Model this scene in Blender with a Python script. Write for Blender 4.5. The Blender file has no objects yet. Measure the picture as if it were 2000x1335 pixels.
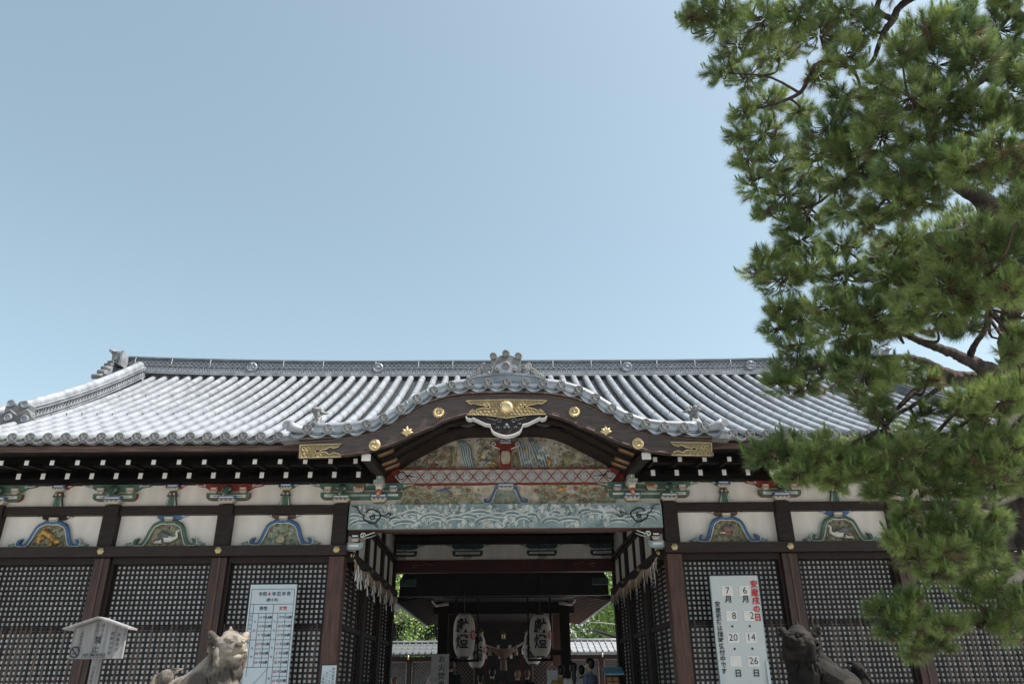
import bpy, bmesh, math, random
import numpy as np
from mathutils import Vector, Matrix
random.seed(11); rng = np.random.default_rng(5)
S = bpy.context.scene; COL = S.collection
pi = math.pi; sin = math.sin; cos = math.cos
# ---------------------------------------------------------------- camera, sky, sun, exposure
CP, CY, CR = .425975, .018362, -.010485
fw = Vector((sin(CY)*cos(CP), cos(CY)*cos(CP), sin(CP))); ri = Vector((cos(CY), -sin(CY), 0)); up = ri.cross(fw)
r2 = ri*cos(CR)+up*sin(CR); u2 = up*cos(CR)-ri*sin(CR)
cam = bpy.data.objects.new('camera', bpy.data.cameras.new('camera')); COL.objects.link(cam)
cam.matrix_world = Matrix(((r2.x, u2.x, -fw.x, -.1048), (r2.y, u2.y, -fw.y, -13.346), (r2.z, u2.z, -fw.z, 1.5), (0, 0, 0, 1)))
cam.data.sensor_width = 36; cam.data.lens = 1467.3/2000*36; cam.data.clip_start = .05; cam.data.clip_end = 6000
S.camera = cam
SUN_EL, SUN_AZ = math.radians(60), math.radians(74)      # azimuth measured from the facade normal towards the right
sd = Vector((cos(SUN_EL)*sin(SUN_AZ), -cos(SUN_EL)*cos(SUN_AZ), sin(SUN_EL)))
W = bpy.data.worlds.new('World'); S.world = W; W.use_nodes = True
nt = W.node_tree; sky = nt.nodes.new('ShaderNodeTexSky'); sky.sky_type = 'NISHITA'; sky.sun_disc = False
sky.sun_elevation = SUN_EL; sky.sun_rotation = math.atan2(sd.x, sd.y)
sky.air_density = 1.0; sky.dust_density = 2.4; sky.ozone_density = 1.0; sky.altitude = 50
bg = nt.nodes['Background']; bg.inputs[1].default_value = .112
hs = nt.nodes.new('ShaderNodeHueSaturation'); hs.inputs['Saturation'].default_value = .72; hs.inputs['Hue'].default_value = .468
nt.links.new(sky.outputs[0], hs.inputs['Color']); nt.links.new(hs.outputs[0], bg.inputs[0])
sl = bpy.data.lights.new('sun', 'SUN'); sl.energy = 4.2; sl.angle = math.radians(.53); sl.color = (1, .95, .88)
so = bpy.data.objects.new('sun', sl); COL.objects.link(so); so.location = (20, -20, 30)
so.rotation_euler = sd.to_track_quat('Z', 'Y').to_euler()
S.view_settings.view_transform = 'Standard'; S.view_settings.look = 'None'; S.view_settings.exposure = 1.0
S.view_settings.gamma = 1; S.view_settings.use_curve_mapping = False

# ---------------------------------------------------------------- materials
def mat(name, col, rough=.7, metal=0, var=.15, scale=6, stretch=(1, 1, 1), col2=None, bump=0, bscale=40, objvar=0, spec=.5, gap=(.35, .7)):
    m = bpy.data.materials.new(name); m.use_nodes = True; n = m.node_tree; L = n.links
    b = n.nodes['Principled BSDF']; b.inputs['Roughness'].default_value = rough; b.inputs['Metallic'].default_value = metal
    b.inputs['Specular IOR Level'].default_value = spec
    tc = n.nodes.new('ShaderNodeTexCoord'); mp = n.nodes.new('ShaderNodeMapping'); mp.inputs['Scale'].default_value = stretch
    L.new(tc.outputs['Object'], mp.inputs[0])
    nz = n.nodes.new('ShaderNodeTexNoise'); nz.inputs['Scale'].default_value = scale; nz.inputs['Detail'].default_value = 6
    L.new(mp.outputs[0], nz.inputs['Vector'])
    rp = n.nodes.new('ShaderNodeValToRGB'); rp.color_ramp.elements[0].position = gap[0]; rp.color_ramp.elements[1].position = gap[1]
    c2 = col2 or tuple(min(1, c*(1+var)) for c in col)
    c1 = tuple(c*(1-var) for c in col) if not col2 else col
    rp.color_ramp.elements[0].color = (*c1, 1); rp.color_ramp.elements[1].color = (*c2, 1)
    L.new(nz.outputs[0], rp.inputs[0]); out = rp.outputs[0]
    if objvar:
        oi = n.nodes.new('ShaderNodeObjectInfo'); mr = n.nodes.new('ShaderNodeMapRange')
        mr.inputs[3].default_value = 1-objvar; mr.inputs[4].default_value = 1+objvar*.6
        L.new(oi.outputs['Random'], mr.inputs[0])
        mx = n.nodes.new('ShaderNodeVectorMath'); mx.operation = 'SCALE'; L.new(out, mx.inputs[0]); L.new(mr.outputs[0], mx.inputs['Scale']); out = mx.outputs[0]
    L.new(out, b.inputs['Base Color'])
    if bump:
        n2 = n.nodes.new('ShaderNodeTexNoise'); n2.inputs['Scale'].default_value = bscale; n2.inputs['Detail'].default_value = 5
        L.new(mp.outputs[0], n2.inputs['Vector'])
        bp = n.nodes.new('ShaderNodeBump'); bp.inputs['Strength'].default_value = bump; bp.inputs['Distance'].default_value = .01
        L.new(n2.outputs[0], bp.inputs['Height']); L.new(bp.outputs[0], b.inputs['Normal'])
    return m
TILE = mat('roof_tile', (.235, .25, .27), .36, 0, .28, 5, bump=.12, bscale=18, objvar=.05, spec=.6)
PANM = mat('shaded_pan_tile', (.13, .137, .145), .5, 0, .3, 9, objvar=.1)  # darker than the round tiles, so the valley shadow sits in the colour
TILED = mat('tile_face', (.17, .172, .17), .6, 0, .3, 9, bump=.3, bscale=30, objvar=.18)
TILEB = mat('blue_grey_tile', (.19, .22, .245), .45, 0, .2, 4, bump=.1, objvar=.08)
DARK = mat('dark_wood', (.018, .011, .009), .6, 0, .5, 3, (2, 2, 18), bump=.25, bscale=14, spec=.35)
BLACKW = mat('black_stained_wood', (.006, .005, .005), .7, 0, .5, 3, (1.5, 9, 22), spec=.2)
DARKH = mat('dark_wood_long', (.025, .014, .011), .55, 0, .5, 3, (1.5, 9, 22), bump=.25, bscale=14, spec=.35)
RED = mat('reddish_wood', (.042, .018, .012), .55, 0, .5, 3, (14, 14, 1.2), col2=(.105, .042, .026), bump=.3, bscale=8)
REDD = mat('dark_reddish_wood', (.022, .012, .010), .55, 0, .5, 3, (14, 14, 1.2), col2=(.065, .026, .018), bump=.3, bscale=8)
BROWN = mat('eave_board_wood', (.06, .034, .026), .6, 0, .5, 2, (1, 8, 20), col2=(.20, .125, .09), bump=.3, bscale=14, gap=(.45, .75))
WORN = mat('worn_lattice_wood', (.045, .032, .026), .75, 0, .5, 2.2, (30, 30, 1.0), col2=(.20, .14, .10), bump=.2, gap=(.5, .8))
PLAST = mat('plaster', (.73, .69, .63), .9, 0, .08, 1.6, (3, 3, .7), bump=.05)
PAPER = mat('lattice_backing', (.76, .79, .80), .85, 0, .14, 3, objvar=.05)
WHITE = mat('white_paint', (.68, .66, .62), .6, 0, .06, 8)
KHAKI = mat('khaki_gilt_leaf', (.30, .27, .15), .6, 0, .4, 12, col2=(.55, .49, .32))
CREAM = mat('cream_paint', (.46, .39, .29), .7, 0, .1, 8)
GREEN = mat('green_paint', (.075, .145, .105), .65, 0, .3, 9)
GREENL = mat('pale_green_paint', (.25, .32, .27), .65, 0, .2, 9)
BLUE = mat('blue_paint', (.06, .135, .27), .6, 0, .25, 9)
REDP = mat('red_paint', (.20, .03, .02), .6, 0, .3, 7)
ORANGE = mat('orange_paint', (.45, .17, .07), .6, 0, .2, 7)
GOLD = mat('gold_leaf', (.52, .405, .22), .5, .7, .2, 9, bump=.1)
GOLDD = mat('engraved_gold', (.22, .17, .09), .6, .5, .2, 20)
WAVE1 = mat('wave_blue', (.18, .255, .265), .7, 0, .25, 5, col2=(.30, .38, .38))
WAVE2 = mat('wave_deep', (.13, .22, .25), .7, 0, .2, 5)
WAVE3 = mat('wave_foam', (.66, .70, .67), .7, 0, .15, 5)
INK = mat('ink', (.012, .013, .016), .5, 0, .1)
OLIVE = mat('olive_carving', (.17, .17, .10), .7, 0, .5, 12, col2=(.40, .37, .24))
SAGE = mat('sage_leaf', (.17, .23, .17), .7, 0, .4, 12, col2=(.38, .41, .30))
SAND = mat('sand_carving', (.40, .36, .27), .75, 0, .3, 11, col2=(.66, .61, .50))
PINK = mat('dull_pink', (.25, .14, .12), .7, 0, .3, 9)
TIGER = mat('tiger_gold', (.55, .33, .10), .5, .3, .3, 14)
GREYP = mat('grey_wing', (.12, .12, .13), .6, 0, .3, 14)
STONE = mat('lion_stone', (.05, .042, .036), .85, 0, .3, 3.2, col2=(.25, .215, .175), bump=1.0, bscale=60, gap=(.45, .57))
STONED = mat('shaded_lion_stone', (.008, .007, .0065), .8, 0, .3, 4, col2=(.030, .025, .021), bump=.6, bscale=45, gap=(.4, .7), spec=.2)  # lion stone darkened so the pine's shade is in the colour
PED = mat('granite', (.34, .32, .29), .85, 0, .2, 20, bump=.3)
GRAVEL = mat('gravel', (.33, .325, .315), .95, 0, .2, 60, bump=.6, bscale=90)
PAVE = mat('paving_stone', (.36, .355, .35), .85, 0, .15, 4, bump=.3)
OLDW = mat('weathered_board', (.21, .205, .20), .85, 0, .3, 2, (16, 16, 1.1), bump=.3, bscale=14)
ENAMEL = mat('white_enamel_board', (.47, .54, .57), .45, 0, .05, 1.5)
ENFR = mat('board_frame', (.36, .45, .45), .5)
TXTR = mat('red_lettering', (.42, .02, .02), .6)
TXT = mat('dark_lettering', (.02, .025, .035), .6)
STRAW = mat('straw', (.40, .31, .22), .9, 0, .3, 20)
SHIDE = mat('white_paper', (.78, .78, .78), .8, 0, .04)
LAMPW = mat('lantern_paper', (.52, .47, .41), .8, 0, .12, 4)
BARK = mat('pine_bark', (.012, .009, .008), .95, 0, .3, 14, (1, 1, .4), col2=(.06, .042, .033), bump=1.0, bscale=45)
TWIG = mat('twig_bark', (.05, .032, .022), .95, 0, .4, 20, bump=.5)
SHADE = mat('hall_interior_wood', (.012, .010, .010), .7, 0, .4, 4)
DARKRED = mat('dark_red_lacquer', (.055, .008, .010), .6, 0, .3, 3)
TEAL = mat('dull_teal_paint', (.03, .065, .065), .7, 0, .3, 8)
CORE = mat('ridge_shadow_tile', (.12, .125, .13), .6)
RINGM = mat('pale_ring_tile', (.36, .38, .40), .5, 0, .15)
SHTILE = mat('shaded_roof_tile', (.07, .08, .08), .7, 0, .3, 3)  # far roof tile with the left corridor's shade put into its colour
FARTILE = mat('far_roof_tile', (.22, .23, .24), .5, 0, .25, 5, objvar=.12)
SKIN = mat('skin', (.50, .30, .21), .6); HAIRB = mat('black_hair', (.012, .010, .010), .5); HAIRL = mat('light_brown_hair', (.30, .17, .08), .5)
def cloth(n, c): return mat(n, c, .85, 0, .15, 14, bump=.3)
CW = cloth('white_shirt', (.62, .66, .72)); CK = cloth('black_cloth', (.012, .012, .014)); CM = cloth('mustard_cloth', (.30, .19, .05))
CG = cloth('grey_blue_cloth', (.13, .16, .21)); CL = cloth('pale_striped_cloth', (.42, .41, .38)); CO = cloth('olive_cloth', (.05, .05, .03)); CN = cloth('navy_trousers', (.02, .025, .04))

# ---------------------------------------------------------------- mesh builder
class MB:
    def __init__(s): s.v = []; s.f = []; s.m = []; s.sm = []
    def add(s, vs, fs, mi=0, smooth=False):
        o = len(s.v); s.v += [tuple(v) for v in vs]
        for f in fs: s.f.append([i+o for i in f]); s.m.append(mi); s.sm.append(smooth)
        return s
    def box(s, x0, x1, y0, y1, z0, z1, mi=0):
        return s.add([(x0,y0,z0),(x1,y0,z0),(x1,y1,z0),(x0,y1,z0),(x0,y0,z1),(x1,y0,z1),(x1,y1,z1),(x0,y1,z1)],
                     [(0,3,2,1),(4,5,6,7),(0,1,5,4),(1,2,6,5),(2,3,7,6),(3,0,4,7)], mi)
    def taper(s, x0, x1, y0, y1, z0, z1, k, mi=0):   # narrower at the bottom by k on each side
        return s.add([(x0+k,y0+k,z0),(x1-k,y0+k,z0),(x1-k,y1,z0),(x0+k,y1,z0),(x0,y0,z1),(x1,y0,z1),(x1,y1,z1),(x0,y1,z1)],
                     [(0,3,2,1),(4,5,6,7),(0,1,5,4),(1,2,6,5),(2,3,7,6),(3,0,4,7)], mi)
    def prism(s, pts, y0, y1, mi=0, side=None):      # polygon in xz, extruded in y (y0 is the front)
        n = len(pts); A = sum(pts[i][0]*pts[(i+1)%n][1]-pts[(i+1)%n][0]*pts[i][1] for i in range(n))
        if A < 0: pts = pts[::-1]
        vs = [(x,y0,z) for x,z in pts]+[(x,y1,z) for x,z in pts]
        s.add(vs, [tuple(range(n)), tuple(range(2*n-1, n-1, -1))], mi)
        o = len(s.v)-2*n
        for i in range(n):
            j = (i+1) % n; s.f.append([o+j, o+i, o+n+i, o+n+j]); s.m.append(mi if side is None else side); s.sm.append(False)
        return s
    def band(s, top, bot, y0, y1, mi=0, smooth=False):  # solid between two xz polylines
        n = len(top)
        vs = [(x,y0,z) for x,z in top]+[(x,y0,z) for x,z in bot]+[(x,y1,z) for x,z in top]+[(x,y1,z) for x,z in bot]
        fs = []
        for i in range(n-1):
            fs += [(n+i,n+i+1,i+1,i), (2*n+i,2*n+i+1,3*n+i+1,3*n+i), (i,i+1,2*n+i+1,2*n+i), (3*n+i,3*n+i+1,n+i+1,n+i)]
        fs += [(0,2*n,3*n,n), (n-1,2*n-1,4*n-1,3*n-1)]
        return s.add(vs, fs, mi, smooth)
    def tube(s, pts, rad, n=6, mi=0, caps=True, smooth=True, flat=None):
        P = [Vector(p) for p in pts]; k = len(P)
        R = rad if hasattr(rad, '__len__') else [rad]*k
        vs = []; ref = None
        for i in range(k):
            t = (P[min(i+1,k-1)]-P[max(i-1,0)])
            if t.length < 1e-9: t = Vector((0,0,1))
            t.normalize()
            if ref is None: ref = Vector((0,1,0)) if abs(t.y) < .9 else Vector((1,0,0))
            a = ref-t*ref.dot(t)
            if a.length < 1e-6: a = Vector((0,0,1))-t*t.z
            a.normalize(); ref = a; b = t.cross(a)
            for j in range(n):
                g = 2*pi*j/n; vs.append(P[i]+a*(cos(g)*R[i]*(flat or 1))+b*(sin(g)*R[i]))
        fs = [(i*n+j, i*n+(j+1)%n, (i+1)*n+(j+1)%n, (i+1)*n+j) for i in range(k-1) for j in range(n)]
        s.add(vs, fs, mi, smooth)
        if caps:
            o = len(s.v)-len(vs); s.f += [list(range(o+n-1, o-1, -1)), list(range(o+(k-1)*n, o+k*n))]; s.m += [mi]*2; s.sm += [False]*2
        return s
    def lathe(s, prof, c, axis='z', n=16, mi=0, smooth=True, mis=None):   # prof: (radius, height)
        vs = []
        for r, h in prof:
            for j in range(n):
                g = 2*pi*j/n; a, b = r*cos(g), r*sin(g)
                vs.append((c[0]+a, c[1]+b, c[2]+h) if axis == 'z' else ((c[0]+a, c[1]+h, c[2]-b) if axis == 'y' else (c[0]+h, c[1]+a, c[2]+b)))
        for i in range(len(prof)-1):
            fs = [(j, (j+1)%n, n+(j+1)%n, n+j) for j in range(n)]
            s.add(vs[i*n:(i+2)*n], fs, mis[i] if mis else mi, smooth)
        return s
    def ell(s, c, r, mi=0, n=10, m=6, rot=None):
        vs = []; M = rot or Matrix.Identity(3)
        for i in range(m+1):
            t = pi*i/m
            for j in range(n):
                g = 2*pi*j/n; vs.append(Vector(c)+M@Vector((r[0]*sin(t)*cos(g), r[1]*sin(t)*sin(g), r[2]*cos(t))))
        return s.add(vs, [(i*n+j, (i+1)*n+j, (i+1)*n+(j+1)%n, i*n+(j+1)%n) for i in range(m) for j in range(n)], mi, True)
    def mirror(s):   # append the mirror image in x
        n = len(s.v); k = len(s.f); s.v += [(-x,y,z) for x,y,z in s.v]
        for i in range(k): s.f.append([a+n for a in s.f[i]][::-1]); s.m.append(s.m[i]); s.sm.append(s.sm[i])
        return s
    def mesh(s, name, mats, centre=True, pivot=None):
        me = bpy.data.meshes.new(name)
        V = np.array(s.v, float); c = Vector((0,0,0))
        if pivot is not None: c = Vector(pivot)
        elif centre: c = Vector(((V.min(0)+V.max(0))/2).tolist())
        V = V-np.array(c)
        me.from_pydata(V.tolist(), [], s.f)
        for m in (mats if isinstance(mats, (list, tuple)) else [mats]): me.materials.append(m)
        me.polygons.foreach_set('material_index', s.m); me.polygons.foreach_set('use_smooth', s.sm); me.update()
        return me, c
    def build(s, name, mats, parent=None, **k):
        me, c = s.mesh(name, mats, **k); return place(name, me, c, parent)
WL = {}
def place(name, me, c, parent=None):
    o = bpy.data.objects.new(name, me); COL.objects.link(o); c = Vector(c)
    if parent: o.parent = parent; o.location = c-WL[parent.name]
    else: o.location = c
    WL[o.name] = c; return o
def thing(name, label, cat, loc=(0,0,0), group=None):
    o = bpy.data.objects.new(name, None); COL.objects.link(o); o.empty_display_size = .2
    o.location = loc; WL[o.name] = Vector(loc); return tag(o, label, cat, group)
def tag(o, label=None, cat=None, group=None, kind=None):
    for k, v in (('label', label), ('category', cat), ('group', group), ('kind', kind)):
        if v: o[k] = v
    return o
def part(name, parent, loc):
    o = bpy.data.objects.new(name, None); COL.objects.link(o); o.parent = parent; c = Vector(loc)
    o.location = c-WL[parent.name]; WL[o.name] = c; return o
def interp(x, xs, ys): return float(np.interp(x, xs, ys))
def smoothpts(pts, n):   # Catmull-Rom resampling of a 2D or 3D polyline
    P = [Vector(p) for p in pts]; P = [P[0]*2-P[1]]+P+[P[-1]*2-P[-2]]; out = []
    k = len(pts)-1
    for i in range(n):
        t = i/(n-1)*k; j = min(int(t), k-1); u = t-j; a, b, c, d = P[j:j+4]
        out.append(.5*((2*b)+(c-a)*u+(2*a-5*b+4*c-d)*u*u+(3*b-a-3*c+d)*u**3))
    return out
def spiral(cx, cz, r0, turns, a0, sgn=1, n=14, shrink=.15, y=0):
    return [(cx+sgn*r0*(1-(1-shrink)*i/(n-1))*cos(a0+turns*2*pi*i/(n-1)), y, cz+r0*(1-(1-shrink)*i/(n-1))*sin(a0+turns*2*pi*i/(n-1))) for i in range(n)]
# text as flat mesh, in its own plane (x right, y up), origin at the centre of the string
def text_mesh(s, size, bold=0, fine=0):
    cu = bpy.data.curves.new('t', 'FONT'); cu.body = s; cu.size = size; cu.align_x = 'CENTER'; cu.align_y = 'CENTER'; cu.offset = bold; cu.resolution_u = 2
    o = bpy.data.objects.new('t', cu); COL.objects.link(o); bpy.context.view_layer.update()
    me = bpy.data.meshes.new_from_object(o.evaluated_get(bpy.context.evaluated_depsgraph_get()))
    if fine:
        b = bmesh.new(); b.from_mesh(me); bmesh.ops.triangulate(b, faces=b.faces[:])
        for _ in range(5):
            le = [e for e in b.edges if e.calc_length() > fine]
            if not le: break
            bmesh.ops.subdivide_edges(b, edges=le, cuts=1); bmesh.ops.triangulate(b, faces=b.faces[:])
        b.to_mesh(me); b.free()
    v = [tuple(p.co) for p in me.vertices]; f = [tuple(p.vertices) for p in me.polygons]
    bpy.data.objects.remove(o); bpy.data.curves.remove(cu); bpy.data.meshes.remove(me)
    return v, f
TC = {}
def put_text(mb, s, x, y, z, size, mi=0, bold=0, sx=1, shear=0, fn=None, fine=0):
    k = (s, size, bold, fine)
    if k not in TC: TC[k] = text_mesh(s, size, bold, fine)
    v, f = TC[k]
    if fn: mb.add([fn(a, b) for a, b, _ in v], f, mi)
    else: mb.add([(x+a*sx+b*shear, y, z+b) for a, b, _ in v], f, mi)
def vtext(mb, s, x, y, z, size, pitch, **k):
    for i, ch in enumerate(s): put_text(mb, ch, x, y, z-i*pitch, size, **k)
# one continuous body out of capsules and ellipsoids
def blob(name, prims, mats, parent, voxel=.015, smooth=3, noise=0, loc=(0,0,0), pick=None):
    mb = MB()
    for p in prims:
        if p[0] == 'e': mb.ell(p[1], p[2], 0, 14, 9, Matrix.Rotation(p[3], 3, 'Y') if len(p) > 3 else None)
        else:
            a, ra, b, rb = Vector(p[1]), p[2], Vector(p[3]), p[4]; N = 5
            mb.tube([a.lerp(b, i/N) for i in range(N+1)], [ra+(rb-ra)*i/N for i in range(N+1)], 12); mb.ell(a, (ra,)*3, 0, 12, 8); mb.ell(b, (rb,)*3, 0, 12, 8)
    me, _ = mb.mesh('t', mats[0], centre=False)
    o = bpy.data.objects.new('t', me); COL.objects.link(o)
    m = o.modifiers.new('r', 'REMESH'); m.mode = 'VOXEL'; m.voxel_size = voxel
    m = o.modifiers.new('s', 'SMOOTH'); m.iterations = smooth; m.factor = .6
    bpy.context.view_layer.update()
    r = bpy.data.meshes.new_from_object(o.evaluated_get(bpy.context.evaluated_depsgraph_get())); bpy.data.objects.remove(o)
    r.name = name; r.materials.clear()
    for q in mats: r.materials.append(q)
    for q in r.polygons:
        q.use_smooth = True
        if pick: q.material_index = pick(q.center)
    out = bpy.data.objects.new(name, r); COL.objects.link(out); out.parent = parent; out.location = loc
    return out

# ---------------------------------------------------------------- ground
g = MB(); g.add([(-900,-900,0),(900,-900,0),(900,900,0),(-900,900,0)], [(0,1,2,3)]); tag(g.build('ground', GRAVEL), kind='structure')
g = MB(); g.box(-2.2, 2.2, -40, -2.6, -.1, .03); tag(g.build('stone_path', PAVE), kind='structure')
g = MB(); g.box(-9.6, 9.6, -1.0, 7.4, -.1, .2); g.box(-3.2, 3.2, -1.45, -1.002, -.1, .1)
tag(g.build('stone_terrace', PAVE), kind='structure')
g = MB(); g.box(-9, 9, 7.45, 30, -.1, .12); tag(g.build('inner_court_pavement', PAVE), kind='structure')
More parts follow.
